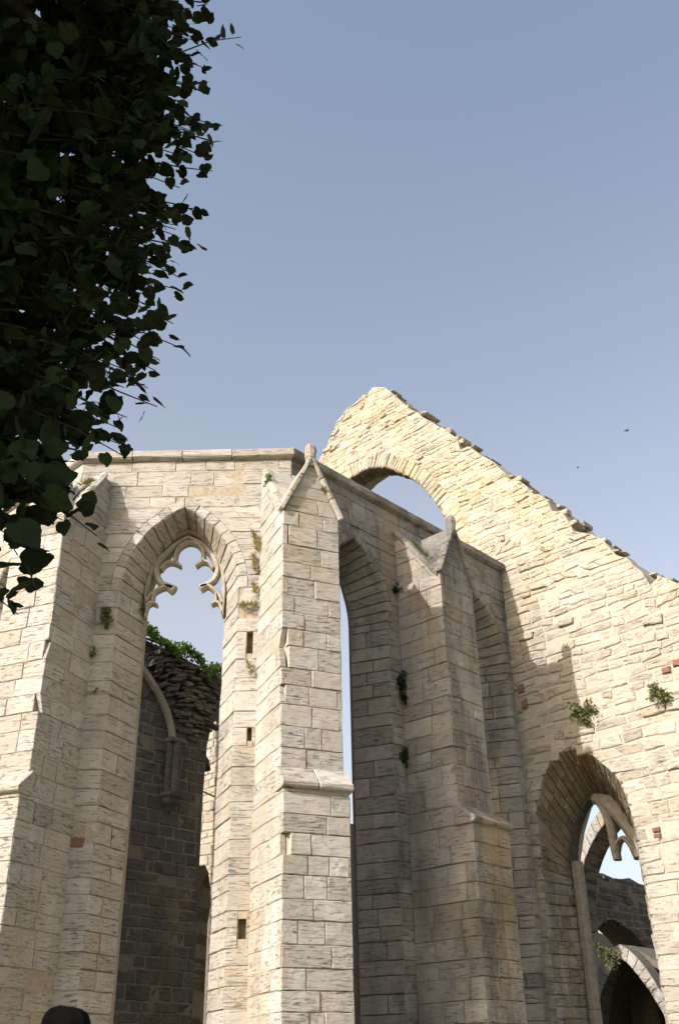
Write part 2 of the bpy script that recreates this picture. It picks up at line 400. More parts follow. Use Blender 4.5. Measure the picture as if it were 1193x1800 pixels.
def window_wall(root, fr, s0, s1, clip, wins, mat, mort, lev, la, lb, z_top=ZC, ring=0.16, thick=0.95, putlog=()):
    outer = [(s0, 0.0), (s1, 0.0), (s1, z_top), (s0, z_top)]
    holes = []; loops = [outer]; ms = Masonry(root)
    for c, a, ai, zs, h, hi, sill, d in wins:
        fa, ia = arch(c, a, zs, h), arch(c, ai, zs, hi)
        fl = [(c - a, sill)] + fa + [(c + a, sill)]; il = [(c - ai, sill + 0.15)] + ia + [(c + ai, sill + 0.15)]
        big = lambda L, g: [(c + (x - c) * (1 + g / a), z + (g if z > zs + h * .5 else 0)) for x, z in L]
        holes.append((big(fl, 0.03), big(il, 0.03), d))
        ex = offset_poly(fa, ring); ex[len(fa) // 2] = (c, zs + h + ring * 1.25)
        ex = [(max(x, c - a - ring) if x < c else min(x, c + a + ring), max(z, zs)) for x, z in ex]
        loops.append([(c - a, sill), (c - a, zs - 0.001), ] + ex + [(c + a, zs - 0.001), (c + a, sill)])
        # voussoirs and the stones of the splay behind them
        for i in range(len(fa) - 1):
            nm = 'voussoir'
            ms.add(block(fr(*fa[i]), fr(*fa[i + 1]), fr(*ex[i + 1]), fr(*ex[i]), fr.n, 0.08, 0.006, 0.012, 0.006, U(0, .012)), mat, nm)
            mid = Vector(fr(c, zs, -d / 2)); q = fr(*fa[i])
            p = [fr(*fa[i]), fr(*fa[i + 1]), fr(ia[i + 1][0], ia[i + 1][1], -d), fr(ia[i][0], ia[i][1], -d)]
            ms.add(block(*p, mid - (p[0] + p[2]) / 2, 0.06, 0.008, 0.012, 0.006, U(-.004, .01)), mat, 'reveal_stone')
        jl = [z for z in lev if sill < z < zs - 0.05] + [zs]
        for z0, z1 in zip(jl, jl[1:]):
            for sg in (-1, 1):
                f = R(); cut = U(0.35, 0.65) if f < 0.45 else None
                segs = [(0, 1)] if cut is None else [(0, cut), (cut, 1)]
                for t0, t1 in segs:
                    x = lambda t: c + sg * (a + (ai - a) * t)
                    p = [fr(x(t0), z0, -d * t0), fr(x(t1), z0, -d * t1), fr(x(t1), z1, -d * t1), fr(x(t0), z1, -d * t0)]
                    ms.add(block(*p, fr(c, z0, -d / 2) - p[0], 0.06, 0.006, 0.010, 0.006, U(-.006, .010)), mat, 'reveal_stone')
    for a0, a1, b0, b1 in putlog:
        q = [(a0, b0), (a0, b1), (a1, b1), (a1, b0)]; holes.append((q, q, thick)); loops.append(q)
        c_ = .5 * (a0 + a1); ms.add(block(fr(a0 - .03, b0 - .03, -.13), fr(a1 + .03, b0 - .03, -.13), fr(a1 + .03, b1 + .03, -.13), fr(a0 - .03, b1 + .03, -.13), fr.n, .2, .002, .02, .02), M_BROWN, 'hole_back', 9)
    core(fr, outer, holes, thick, mort, root)
    fill(ms, fr, loops, lev, la, lb, mat, clip=clip, rough=0.006, proud=0.010, clip_top=9.3, wob=0.05)
    return ms

LEV = levels(1.5, ZC, 0.20, 0.31)
# bright wall with the tracery window
w1 = thing('choir_wall', (-2.5, 14.2, 0), 'bright sunlit wall with pointed tracery window under a level stone cornice', 'wall')
C1, D1 = -2.515, 0.70
ms = window_wall(w1, F1, -4.25, -0.78, (-3.95, -1.05), [(C1, 0.92, 0.63, 8.3, 1.47, 1.36, 0.8, D1)], M_WARM, M_MORT, LEV, 0.35, 0.95, putlog=((-1.44, -1.345, 7.22, 7.58), (-1.44, -1.33, 3.25, 3.50), (-1.39, -1.325, 5.88, 6.12)))
ms.build(); cornice(w1, F1, -4.25, -0.78, -0.42, 0.44, M_WARM)
# red brick patch in the left jamb and putlog holes are built with the plants below

FT = Frame(Vector((0, 14.62, 0)), Vector((1, 0, 0)), nrm(0))
tr = bpy.data.objects.new('window_tracery', None); COL.objects.link(tr); tr.parent = w1; tr.location = Vector((-2.5, 14.62, 8.9)) - w1.location
TR = [([(-3.13, 8.1), (-3.13, 8.29), (-3.15, 8.50), (-3.12, 8.76), (-3.05, 9.03), (-2.95, 9.27), (-2.81, 9.46), (-2.65, 9.58), (-2.515, 9.64)], [.03, .035, .05] + [.07] * 6),
      ([(-2.515, 9.64), (-2.37, 9.57), (-2.22, 9.45), (-2.09, 9.26), (-1.98, 9.04), (-1.91, 8.80), (-1.885, 8.55), (-1.885, 8.31), (-1.89, 8.1)], [.07] * 7 + [.035, .03]),
      ([(-2.515, 9.53), (-2.70, 9.42), (-2.87, 9.25), (-2.98, 9.10), (-3.02, 8.95), (-2.99, 8.82), (-2.91, 8.69), (-2.80, 8.64), (-2.70, 8.57)], [0.08, 0.10, 0.11, 0.11, 0.11, 0.11, 0.11, 0.12, 0.15]),
      ([(-2.515, 9.53), (-2.29, 9.40), (-2.14, 9.23), (-2.04, 9.06), (-2.01, 8.90), (-2.05, 8.76), (-2.15, 8.67), (-2.28, 8.59)], [0.08, 0.10, 0.10, 0.09, 0.09, 0.10, 0.11, 0.14]),
      ([(-2.70, 9.05), (-2.715, 9.16), (-2.70, 9.27), (-2.63, 9.38), (-2.50, 9.44), (-2.35, 9.39), (-2.27, 9.28), (-2.25, 9.16), (-2.26, 9.06)], 0.075),
      ([(-2.62, 9.00), (-2.70, 9.06), (-2.80, 9.08), (-2.88, 9.04), (-2.94, 8.95)], [0.05, 0.08, 0.08, 0.07, 0.07]),
      ([(-2.36, 9.00), (-2.30, 9.06), (-2.22, 9.075), (-2.14, 9.03), (-2.08, 8.95)], [0.05, 0.075, 0.07, 0.06, 0.06]),
      ([(-2.72, 8.60), (-2.83, 8.635), (-2.95, 8.59), (-3.06, 8.50), (-3.14, 8.37)], [0.13, 0.09, 0.08, 0.08, 0.08]),
      ([(-2.27, 8.61), (-2.16, 8.635), (-2.06, 8.57), (-1.97, 8.47), (-1.90, 8.33)], [0.12, 0.08, 0.075, 0.07, 0.07]),
      ([(-2.96, 8.31), (-3.03, 8.355), (-3.10, 8.32), (-3.14, 8.20)], [0.05, 0.08, 0.07, 0.07]),
      ([(-2.08, 8.30), (-2.01, 8.34), (-1.94, 8.29), (-1.895, 8.17)], [0.05, 0.075, 0.06, 0.06]),
      ([(-3.02, 8.53), (-3.035, 8.36)], 0.05), ([(-2.02, 8.52), (-2.005, 8.35)], 0.045)]
for pth, w in TR:
    sp = smooth_path(pth, 4) if len(pth) > 2 else pth
    ww = w if not isinstance(w, list) else [v for p in smooth_path([(v, 0) for v in w], 4) for v in (p[0],)]
    V, F = sweep(sp, ww, 0.09, -0.10, FT); obj('tracery_bar', V, F, M_TRAC, tr)

# shaded wall with two tall windows
w2 = thing('choir_wall', K12 + U2 * 3 - N2 * .3, 'shaded long side wall with tall narrow windows running back to the broken gable', 'wall')
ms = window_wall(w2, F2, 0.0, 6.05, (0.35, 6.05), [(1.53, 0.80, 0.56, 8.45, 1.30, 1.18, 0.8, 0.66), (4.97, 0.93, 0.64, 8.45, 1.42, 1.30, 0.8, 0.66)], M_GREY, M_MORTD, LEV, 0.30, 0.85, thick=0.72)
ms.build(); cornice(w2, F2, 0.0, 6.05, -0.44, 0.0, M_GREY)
# wall behind the left buttress
w0 = thing('choir_wall', K00 + UR * 1.7 - NR * .3, 'sunlit end wall of the choir behind the leftmost buttress and leaves', 'wall')
ms = window_wall(w0, F0, 0.0, 3.47, (0.0, 3.2), [(1.735, 0.92, 0.63, 8.3, 1.47, 1.36, 0.8, 0.7)], M_WARM, M_MORT, LEV, 0.35, 0.95)
ms.build(limit=120); cornice(w0, F0, 0.0, 3.47, -0.42, 0.42, M_WARM)

# ------------------------------------------------------------------ buttresses
def buttress(K, a, bw, bu, bl, label, matf, mats, mort, chip=0.0, hwu=0.455, hwl=0.47, notch=()):
    d, n = dirv(a), nrm(a)
    P = lambda s, z, b: K + d * s + n * b + Vector((0, 0, z))
    root = thing('buttress', K + n * 0.5, label, 'buttress', 'stepped gabled buttresses of the choir')
    zo, zu, ze, zr, zw = 4.93, 5.24, 9.15, 10.11, 10.36
    r = 0.012
    def cpart(name, pts, mat): V, F = hull(pts); obj(name, V, F, mat, root)
    V = []; F = []
    def add(pts):
        v, f = hull(pts); k = len(V); V.extend(v); F.extend([[i + k for i in q] for q in f])
    def sect(hw, bf): return [(-hw + r, bw - .15), (hw - r, bw - .15), (hw - r, bf - r - .16), (hw - r - .16, bf - r), (-hw + r + .16, bf - r), (-hw + r, bf - r - .16)]
    add([P(s, z, b) for s, b in sect(hwl, bl) for z in (0, zo)])
    add([P(s, z, b) for s, b in sect(hwu, bu) for z in (zo - .1, ze)])
    add([P(s, z, b) for s in (-hwu + r, hwu - r) for z, b in ((ze - .02, bw - .15), (ze - .02, bu - .06), (zw - .06, bw - .15), (zw - .06, 0.0))])
    add([P(0, zr - .04, b) for b in (0.1, bu - r)] + [P(s, ze, b) for s in (-hwu + r, hwu - r) for b in (0.1, bu - r)])
    obj('mortar_core', V, F, mort, root)
    ms = Masonry(root)
    L1 = levels(1.5, zo, 0.21, 0.29); L2 = levels(zu - .02, ze, 0.24, 0.33); L3 = levels(ze, zr - .1, 0.2, 0.27)
    ff = Frame(K + n * bl, d, n); fu = Frame(K + n * bu, d, n)
    def chips(): return dict(rough=0.005, proud=0.009, gap=0.004, bev=0.008, wob=0.06)
    # front faces: two stones to a course, joint wandering about the middle
    for lev, fr, hw in ((L1, ff, hwl), (L2, fu, hwu)):
        for z0, z1 in zip(lev, lev[1:]):
            cuts = [-hw, U(-.16, .2), hw] if R() < 0.8 else [-hw, U(-.28, -.1), U(.08, .28), hw]
            for i in range(len(cuts) - 1):
                x0, x1 = cuts[i], cuts[i + 1]
                nt_ = [q for q in notch if q[1] <= 0.5 * (z0 + z1) <= q[2]]
                for q in nt_:
                    if q[0] < 0 and i == 0: x0 += q[3] * U(.8, 1.2)
                    if q[0] > 0 and i == len(cuts) - 2: x1 -= q[3] * U(.8, 1.2)
                if chip and i == 0 and R() < chip * .5: x0 += U(0.03, 0.12)
                if chip and i == len(cuts) - 2 and R() < chip * .5: x1 -= U(0.02, 0.07)
                ms.add(block(fr(x0, z0), fr(x1, z0), fr(x1, z1), fr(x0, z1), n, 0.09, 0.0045, 0.008, 0.005, U(-.007, .010), 5, 3), matf)
    tri = [(-hwu + .02, ze), (hwu - .02, ze), (0.02, zr), (-0.02, zr)]
    fill(ms, fu, [tri], L3, 0.3, 0.6, matf, rough=0.006, proud=0.006, depth=0.08)
    # side faces
    prof = [(bw, 1.5), (bl, 1.5), (bl, zo), (bu, zu), (bu, ze), (0.0, zw - .08), (bw, zw - .08)]
    LS = L1[:-1] + [zo] + [zu - .02] + L2[1:] + levels(ze, zw - .08, .2, .27)[1:]
    prof0 = prof
    for sg in (-1, 1):
        prof = list(prof0)
        for q in notch:
            if q[0] != sg: continue
            bf = bl if q[1] < zo else bu; k = 2 if q[1] < zo else 4
            k = max(i for i, p in enumerate(prof) if p[1] <= q[1] and p[0] >= bu - .01 and i > 0) + 1
            prof[k:k] = [(bf, q[1]), (bf - q[3], q[1] + .01), (bf - q[3] * 1.1, q[2] - .01), (bf, q[2])]
        fs = Frame(K + d * (sg * hwu), n, d * sg); fl = Frame(K + d * (sg * hwl), n, d * sg)
        lo = [z for z in LS if z <= zo + .001]; hi = [z for z in LS if z >= zo - .001]
        fill(ms, fl, [prof], lo, 0.3, 0.7, mats, **chips())
        fill(ms, fs, [prof], hi, 0.3, 0.7, mats, **chips())
    ms.build('small_stones')
    # weathered set-off with its drip edge
    x = U(-.08, .12)
    for s0, s1 in ((-hwl - .03, x - .004), (x + .004, hwl + .03)):
        pr = [(bu - .06, zo - .02), (bl - .03, zo - .02), (bl + .07, zo + .01), (bl + .08, zo + .07), (bu + .005, zu), (bu - .06, zu)]
        v, f = bevelled(*extrude([P(s0, z, b) for b, z in pr], [P(s1, z, b) for b, z in pr]), 0.012, 0.006); obj('weathering_stone', v, f, matf, root)
    # sloping coping up to the wall, in stones, along both sides
    for sg in (-1, 1):
        prev = 0.0
        for t in (0.3, 0.62, 1.0):
            A = []; B = []
            for tt, lst, e in ((prev, A, .005), (t, B, -.005)):
                tt2 = tt + e; b = -0.02 + (bu - .02) * tt2; z = zw + (ze - zw) * tt2
                for s, dz in ((hwu - .10, -.10), (hwu + .045, -.08), (hwu + .05, .0), (hwu - .02, .05), (hwu - .10, .05)): lst.append(P(sg * s, z + dz, b))
            v, f = bevelled(*extrude(A, B), 0.01, 0.005); obj('coping_stone', v, f, matf, root); prev = t
    for i in range(3):                                   # slabs between the copings, behind the gable
        t0, t1 = i / 3, (i + 1) / 3; z = lambda t: zw + (ze - zw) * t
        for s0, s1 in ((-hwu + .09, -.01), (.01, hwu - .09)):
            A = [P(s, z(t0 + .01) + dz, bu * t0 - .02 + .004) for s, dz in ((s0, -.08), (s1, -.08), (s1, .03), (s0, .03))]
            B = [P(s, z(t1) + dz, bu * t1 - .02 - .004) for s, dz in ((s0, -.08), (s1, -.08), (s1, .03), (s0, .03))]
            v, f = bevelled(*extrude(A, B), 0.01, 0.004); obj('roof_slab', v, f, matf, root)
    # gablet: coping at the front, plain slabs behind
    sl = (zr - ze) / hwu
    for sg in (-1, 1):
        for (b0, b1, th, pr) in ((bu - .10, bu + .06, 0.07, 0.05),):
            N = 3 if b1 > bu else 2
            for i in range(N):
                t0, t1 = i / N, (i + 1) / N
                def pt(t, lift, b):
                    s = (hwu + .025) * (1 - t); z = zr + .03 - s * sl; nx, nz = sl / math.hypot(1, sl), 1 / math.hypot(1, sl)
                    return P(sg * max(0.0, s + nx * lift), z + nz * lift, b)
                ring = lambda b: [pt(t0 + .006, -.02, b), pt(t1 - .004, -.02, b), pt(t1 - .004, th - .02, b), pt(t0 + .006, th - .02, b)]
                v, f = bevelled(*extrude(ring(b0), ring(b1)), 0.012, 0.005); obj('gable_coping' if b1 > bu else 'roof_slab', v, f, matf, root)
    br = bu * (zw - zr) / (zw - ze)
    for sg in (-1, 1):
        L_ = Vector((0, 0, .05)); T3 = [P(sg * (hwu + .01), ze + .03, bu - .11), P(sg * (hwu + .01), ze + .14, bu - .20), P(0, zr + .04, bu - .11), P(0, zr + .04, br + .05)]
        v, f = hull([p + L_ for p in T3] + [p - L_ for p in T3]); v, f = bevelled(v, f, .008, .004); obj('roof_slab', v, f, matf, root)
    # worn knob on the gable top
    V = []; F = []; kk = 8
    for z, rr in ((-.16, .07), (-.02, .08), (.08, .09), (.15, .095), (.22, .085), (.25, .06)):
        for j in range(kk):
            th = 2 * math.pi * j / kk; V.append(P(0, zr + .06 + z, bu - .02) + Vector((math.cos(th), math.sin(th), 0)) * rr * U(.92, 1.08))
    for i in range(5):
        for j in range(kk): F.append((i * kk + j, i * kk + (j + 1) % kk, (i + 1) * kk + (j + 1) % kk, (i + 1) * kk + j))
    F.append(tuple(5 * kk + j for j in range(kk))); F.append(tuple(range(kk))[::-1])
    obj('finial', V, F, matf, root)
    return root
buttress(K12, A2 / 2, -0.22, 0.86, 1.02, 'large sunlit buttress in the middle, gabled top and a drip ledge halfway up', M_WARM, M_WARM, M_MORT, 0.28, notch=((-1, 4.0, 4.4, .08), (-1, 6.2, 6.4, .06), (-1, 6.75, 7.1, .10)))
buttress(K01, -A2 / 2 + 2.5, -0.22, 0.86, 1.02, 'buttress left of the tracery window with white lit front and warm shaded side', M_WARM, M_WARM, M_MORT, 0.22, notch=((1, 5.95, 6.2, .09), (1, 6.95, 7.15, .06)))
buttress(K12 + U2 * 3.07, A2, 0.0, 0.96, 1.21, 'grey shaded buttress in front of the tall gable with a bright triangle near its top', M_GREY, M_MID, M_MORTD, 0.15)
buttress(K00, -66, -0.22, 0.86, 1.02, 'farthest left buttress, only its edge showing behind the leaves', M_WARM, M_WARM, M_MORT, 0.15)

# ------------------------------------------------------------------ tall broken gable wall on the right
g = thing('gable_wall', KC - UR * .5 - NR * .5, 'tall broken rubble gable wall with an open arch at top, sloping down to the right', 'wall')
out = [(-8.0, 0.0), (6.2, 0.0), (6.2, 9.3), (3.68, 9.40), (3.32, 9.44), (3.10, 9.38), (3.00, 9.62), (2.75, 10.02), (2.45, 10.38), (2.14, 10.78), (1.95, 10.88), (1.26, 11.90), (0.53, 12.78), (-0.83, 14.45), (-2.17, 16.00), (-2.55, 16.5), (-2.9, 16.95), (-3.24, 17.10), (-3.7, 17.05), (-4.15, 16.95), (-4.55, 16.68), (-4.9, 16.1), (-5.15, 15.83), (-5.6, 15.0), (-6.6, 13.8), (-7.3, 12.5), (-8.0, 11.2)]
_o = out[:3]
for (x0, z0), (x1, z1) in zip(out[2:-1], out[3:]):
    n_ = max(1, int(math.hypot(x1 - x0, z1 - z0) / .22))
    _o += [(x0 + (x1 - x0) * (k + 1) / n_ + U(-.03, .03), z0 + (z1 - z0) * (k + 1) / n_ + U(-.05, .03)) for k in range(n_)]
top_line = out[2:23]; out = _o
for i_ in range(5, len(out) - 6):
    if out[i_][0] > -2.2 and R() < .16: out[i_] = (out[i_][0] - U(.02, .08), out[i_][1] - U(.08, .2))
ca = [(-6.3, 0.4), (-6.3, 8.0), (-6.3, 11.2), (-6.1, 12.2), (-5.75, 13.1), (-5.2, 13.95), (-4.6, 14.5), (-4.1, 14.72), (-3.7, 14.78), (-3.3, 14.70), (-2.95, 14.55), (-2.72, 14.38), (-2.35, 14.08), (-1.98, 13.68), (-1.66, 13.2), (-1.40, 12.68), (-1.14, 12.0), (-1.05, 11.3), (-1.05, 8.0), (-1.05, 0.4)]
ef = [(0.12, 0.8), (0.15, 3.0), (0.17, 4.6), (0.20, 5.76), (0.36, 6.34), (0.71, 6.69), (1.01, 6.75), (1.35, 6.63), (1.65, 6.36), (1.87, 6.05), (2.0, 5.55), (2.03, 5.0), (2.05, 3.0), (2.05, 0.8)]
ei = [(0.27, 0.9), (0.27, 3.0), (0.27, 4.6), (0.28, 5.05), (0.45, 5.55), (0.66, 5.95), (0.88, 6.14), (1.03, 6.10), (1.22, 5.92), (1.40, 5.6), (1.56, 5.2), (1.66, 4.7), (1.68, 3.0), (1.68, 0.9)]
oc_ = lambda L, d: [(x, max(z, .3)) for x, z in offset_poly(L, d)]
core(FR, out, [(oc_(ca, .05), oc_(ca, .5), .55), (oc_(ef, .06), oc_(ei, .06), 0.95)], 1.25, M_MORTL, g, 0.015)
ms = Masonry(g)
caex = offset_poly(ca, 0.0); va = offset_poly(ca[2:-2], 0.36)
rough_out = []
for i in range(len(out)):
    (x0, z0), (x1, z1) = out[i], out[(i + 1) % len(out)]
    rough_out.append((x0, z0)); 
lev = [1.5]
while lev[-1] < 17.2:
    z = lev[-1]; t = min(1, max(0, (z - 6.5) / 5)); lev.append(z + U(0.12, 0.25) * (1 - t) + U(0.085, 0.15) * t)
size = lambda z: 1.0 if z < 7 else max(0.55, 1.0 - (z - 7) * .09)
hole_ca = [(-6.3, 0.4), (-6.3, 11.2)] + [(x, max(z, 11.0)) for x, z in va] + [(-1.05, 11.2), (-1.05, 0.4)]
def rubmat(a, z): return M_RUB
fill(ms, FR, [out, hole_ca, ef], lev, 0.20, 0.66, rubmat, clip=(-6.0, 4.6), rough=0.014, proud=0.026, gap=0.010, bev=0.018, depth=0.13, wob=0.24, skip=0.008, size=size)
# voussoirs of the open arch: many thin stones, and their soffit
fine = smooth_path(ca[2:-2], 4); vex = offset_poly(fine, 0.42)
for i in range(len(fine) - 1):
    k = U(.8, 1.05)
    e0 = tuple(a + (b - a) * k for a, b in zip(fine[i], vex[i])); e1 = tuple(a + (b - a) * k for a, b in zip(fine[i + 1], vex[i + 1]))
    ms.add(block(FR(*fine[i]), FR(*fine[i + 1]), FR(*e1), FR(*e0), FR.n, 0.12, 0.008, 0.02, 0.012, U(-.01, .035)), M_RUB, 'voussoir')
    c = FR(-3.7, 12.0, -.6); d0 = -.02
    for da, db in ((0.0, .25), (.25, .52)):
        p = [FR(*fine[i], -da), FR(*fine[i + 1], -da), FR(*fine[i + 1], -db), FR(*fine[i], -db)]
        ms.add(block(*p, c - p[0], 0.06, 0.008, 0.015, 0.012, U(-.01, .025)), M_BROWN, 'soffit_stone')
# rough splay of the deep window
ef2, ei2 = [ef[0]] + smooth_path(ef[1:-1], 3) + [ef[-1]], [ei[0]] + smooth_path(ei[1:-1], 3) + [ei[-1]]
for i in range(len(ef2) - 1):
    n0 = max(1, int(math.hypot(ef2[i + 1][0] - ef2[i][0], ef2[i + 1][1] - ef2[i][1]) / 0.17))
    for q in range(n0):
        t0, t1 = q / n0, (q + 1) / n0
        L = lambda A, t: tuple(a + (b - a) * t for a, b in zip(A[i], A[i + 1]))
        c = FR(1.0, 4.0, -.5); cut = [0, U(.25, .42), U(.55, .75), 1] if R() < .5 else [0, U(.15, .3), U(.38, .55), U(.65, .85), 1]
        for k in range(len(cut) - 1):
            pt = lambda t, s: FR(*(a + (b - a) * s for a, b in zip(L(ef2, t), L(ei2, t))), -.95 * s)
            p = [pt(t0, cut[k]), pt(t1, cut[k]), pt(t1, cut[k + 1]), pt(t0, cut[k + 1])]
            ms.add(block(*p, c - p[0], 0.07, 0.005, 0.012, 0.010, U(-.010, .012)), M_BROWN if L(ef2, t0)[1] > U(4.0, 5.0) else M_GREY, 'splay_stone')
# crest stones lying loose and uneven along the broken top
top = top_line
for i in range(len(top) - 1):
    (x0, z0), (x1, z1) = top[i], top[i + 1]; L = math.hypot(x1 - x0, z1 - z0); n0 = max(1, int(L / 0.22))
    for q in range(n0):
        for layer in (-.22, -.5, -.85):
            if R() < .68: continue
            t = (q + U(.1, .9)) / n0; x, z = x0 + (x1 - x0) * t, z0 + (z1 - z0) * t
            w, h, dd = U(.05, .15) * U(.7, 1.5), U(.012, .036) * U(.8, 1.8), U(.2, .4)
            cz = z + U(-.09, .0)
            P8 = [FR(x + sx * w * U(.8, 1.1), cz + sz * h * U(.7, 1.2), layer + sy * dd * .5 + U(-.03, .03)) for sx in (-1, 1) for sz in (-1, 1) for sy in (-1, 1)]
            v, f = hull(P8); v, f = bevelled(v, f, 0.015, 0.01); ms.add((v, f, 0.02 + w * h), M_RUB, 'crest_stone')
ms.build('small_stones')
# weathered remains of tracery in the deep window
tw = bpy.data.objects.new('window_tracery', None); COL.objects.link(tw); tw.parent = g; tw.location = FR(1, 5, -.85) - g.location
FW = Frame(KC - NR * .85, UR, NR)
for pth, w in (*[([(.31 + .012 * z0, z0 + .006), (.31 + .012 * z1, z1)], .20) for z0, z1 in zip((.9, 1.7, 2.6, 3.3, 4.1, 4.62), (1.7, 2.6, 3.3, 4.1, 4.62, 5.0))], *[([(1.72 + U(-.008, .008), z0 + .006), (1.717, z1)], .12) for z0, z1 in zip((.9, 1.8, 2.7, 3.2, 4.0), (1.8, 2.7, 3.2, 4.0, 4.7))],
               ([(0.90, 6.04), (1.15, 5.92), (1.30, 5.76), (1.42, 5.55), (1.58, 5.30), (1.68, 5.03), (1.71, 4.70)], [0.16, .28, .26, .22, .26, .2, .13]),
               ([(0.90, 6.06), (0.70, 5.90), (0.50, 5.60), (0.37, 5.26), (0.32, 5.0)], [.10, .07, .06, .07, .10]),
               ([(1.00, 5.95), (1.10, 5.73), (1.15, 5.50), (1.17, 5.15), (1.19, 4.92)], [.12, .12, .14, .14, .12]),
               ([(1.20, 5.06), (1.26, 5.20), (1.38, 5.26), (1.50, 5.14), (1.60, 4.90)], [.10, .08, .09, .12, .16])):
    ww = w if not isinstance(w, list) else [p[0] for p in smooth_path([(v, 0) for v in w], 3)]
    V, F = sweep(smooth_path(pth, 3) if len(pth) > 2 else pth, ww, 0.10, -0.12, FW); obj('tracery_bar', V, F, M_DARK if pth[0] == (0.90, 6.06) else M_TRACG, tw)

# ------------------------------------------------------------------ inside of the choir seen through the tracery window
nw = thing('inner_wall', FN(4, 0, -.4), 'dark shaded inner wall with carved shaft and broken rib, seen through the tracery window', 'wall')
no = [(0.0, 0.0), (5.05, 0.0), (5.05, 7.4), (5.10, 8.6), (5.18, 9.0), (5.38, 9.4), (6.05, 9.6), (6.05, 10.2), (5.36, 10.36), (4.95, 10.42), (4.6, 10.5), (4.18, 10.5), (3.7, 10.6), (3.06, 10.7), (2.0, 10.9), (0.0, 10.9)]
core(FN, no, [], 0.9, M_MORTD, nw)
ms = Masonry(nw)
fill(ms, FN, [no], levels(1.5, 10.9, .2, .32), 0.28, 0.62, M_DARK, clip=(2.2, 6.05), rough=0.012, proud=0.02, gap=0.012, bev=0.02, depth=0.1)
# stones in the window jamb, seen edge-on
for z0, z1 in zip(*(lambda q: (q, q[1:]))(levels(1.5, 7.4, .2, .32))):
    p = [FN(5.05, z0), FN(5.05, z0, -.5), FN(5.05, z1, -.5), FN(5.05, z1)]; ms.add(block(*p, U2, .05), M_DARK, 'stone')
# springing of the fallen vault: layered slabs stepping outward
for i in range(190):
    t = R(); s = 3.3 + 1.95 * t; zt = 10.55 - .09 * (s - 3.06); zl = 8.4 + abs(s - 4.35) * 0.75 if s > 4.3 else 8.4 + (4.35 - s) * 1.5
    z = U(min(zl, zt - .1), zt); o = 0.05 + 0.20 * (z - 8.3) / 2.2 * U(.3, 1.4)
    w, h = U(.06, .17), U(.02, .05); tl = (s - 4.3) * .45 - .12
    P8 = [FN(s + sx * w, z + sz * h * U(.7, 1.2) + sx * w * -tl + U(-.01, .01), oo) for sx in (-1, 1) for sz in (-1, 1) for oo in (-.02, o)]
    v, f = hull(P8); v, f = bevelled(v, f, .012, .01); ms.add((v, f, .05 + w * h), M_DARK, 'springer_stone')
ms.build()
FS = Frame(FN.o + N2 * .07, U2, N2)
V, F = sweep(smooth_path([(2.75, 10.1), (3.08, 9.85), (3.28, 9.66), (3.55, 9.38), (3.76, 9.09), (3.92, 8.75), (4.0, 8.42)], 3), 0.11, 0.14, -0.08, FS); obj('vault_rib', V, F, plain('rib_stone', (.13, .12, .105), (.2, .185, .16), 12), nw)
sh = bpy.data.objects.new('wall_shaft', None); COL.objects.link(sh); sh.parent = nw; sh.location = FN(4.1, 7.8, .1) - nw.location
for ds in (-.13, 0.0, .13):
    rr = .085 if ds else .10
    for z0, z1 in ((7.28, 7.80), (7.81, 8.40)):
        V, F = tube([FN(4.08 + ds, z0, .08 + (.07 if not ds else 0)), FN(4.08 + ds, z1, .08 + (.07 if not ds else 0))], rr, rr, 10); obj('shaft_drum', V, F, M_DARK, sh)
V = []; F = []
for z, hw, dd in ((8.40, .22, .22), (8.43, .235, .235), (8.50, .22, .22), (8.52, .19, .2)):
    V += [FN(4.08 - hw, z, 0), FN(4.08 - hw, z, dd), FN(4.08 + hw, z, dd), FN(4.08 + hw, z, 0)]
for i in range(3): F += [(i * 4 + k, i * 4 + (k + 1) % 4, i * 4 + 4 + (k + 1) % 4, i * 4 + 4 + k) for k in range(4)]
F += [(3, 2, 1, 0), (12, 13, 14, 15)]; obj('shaft_capital', V, F, M_DARK, sh)
V = []; F = []
for z, hw, dd in ((7.27, .27, .26), (7.20, .28, .27), (7.14, .22, .20), (7.05, .20, .2), (6.98, .12, .12), (6.84, .04, .04)):
    V += [FN(4.08 - hw, z, 0), FN(4.08 - hw * .7, z, dd), FN(4.08 + hw * .7, z, dd), FN(4.08 + hw, z, 0)]
for i in range(5): F += [(i * 4 + k, i * 4 + 4 + k, i * 4 + 4 + (k + 1) % 4, i * 4 + (k + 1) % 4) for k in range(4)]
F += [(0, 1, 2, 3), (23, 22, 21, 20)]; obj('shaft_corbel', V, F, M_DARK, sh)
tn = bpy.data.objects.new('window_tracery', None); COL.objects.link(tn); tn.parent = nw; tn.location = FN(5.2, 8.4, -.3) - nw.location
FNt = Frame(FN.o - N2 * .25, U2, N2)
for pth, w in (([(5.08, 8.95), (5.14, 8.85), (5.17, 8.7), (5.17, 8.52), (5.22, 8.38), (5.34, 8.28)], [.06, .10, .12, .12, .10, .07]), ([(5.05, 8.18), (5.13, 8.26), (5.24, 8.28), (5.33, 8.2), (5.37, 8.08)], [.12, .10, .12, .10, .06]), ([(5.04, 7.86), (5.08, 7.98), (5.07, 8.2)], [.06, .10, .10])):
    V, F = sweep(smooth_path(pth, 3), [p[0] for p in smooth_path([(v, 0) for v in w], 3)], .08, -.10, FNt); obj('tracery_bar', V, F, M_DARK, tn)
V, F = tube([FN(5.0, 7.60, -.2), FN(5.55, 7.50, -.2)], .018, .018, 6); obj('iron_bar', V, F, M_IRON, nw)
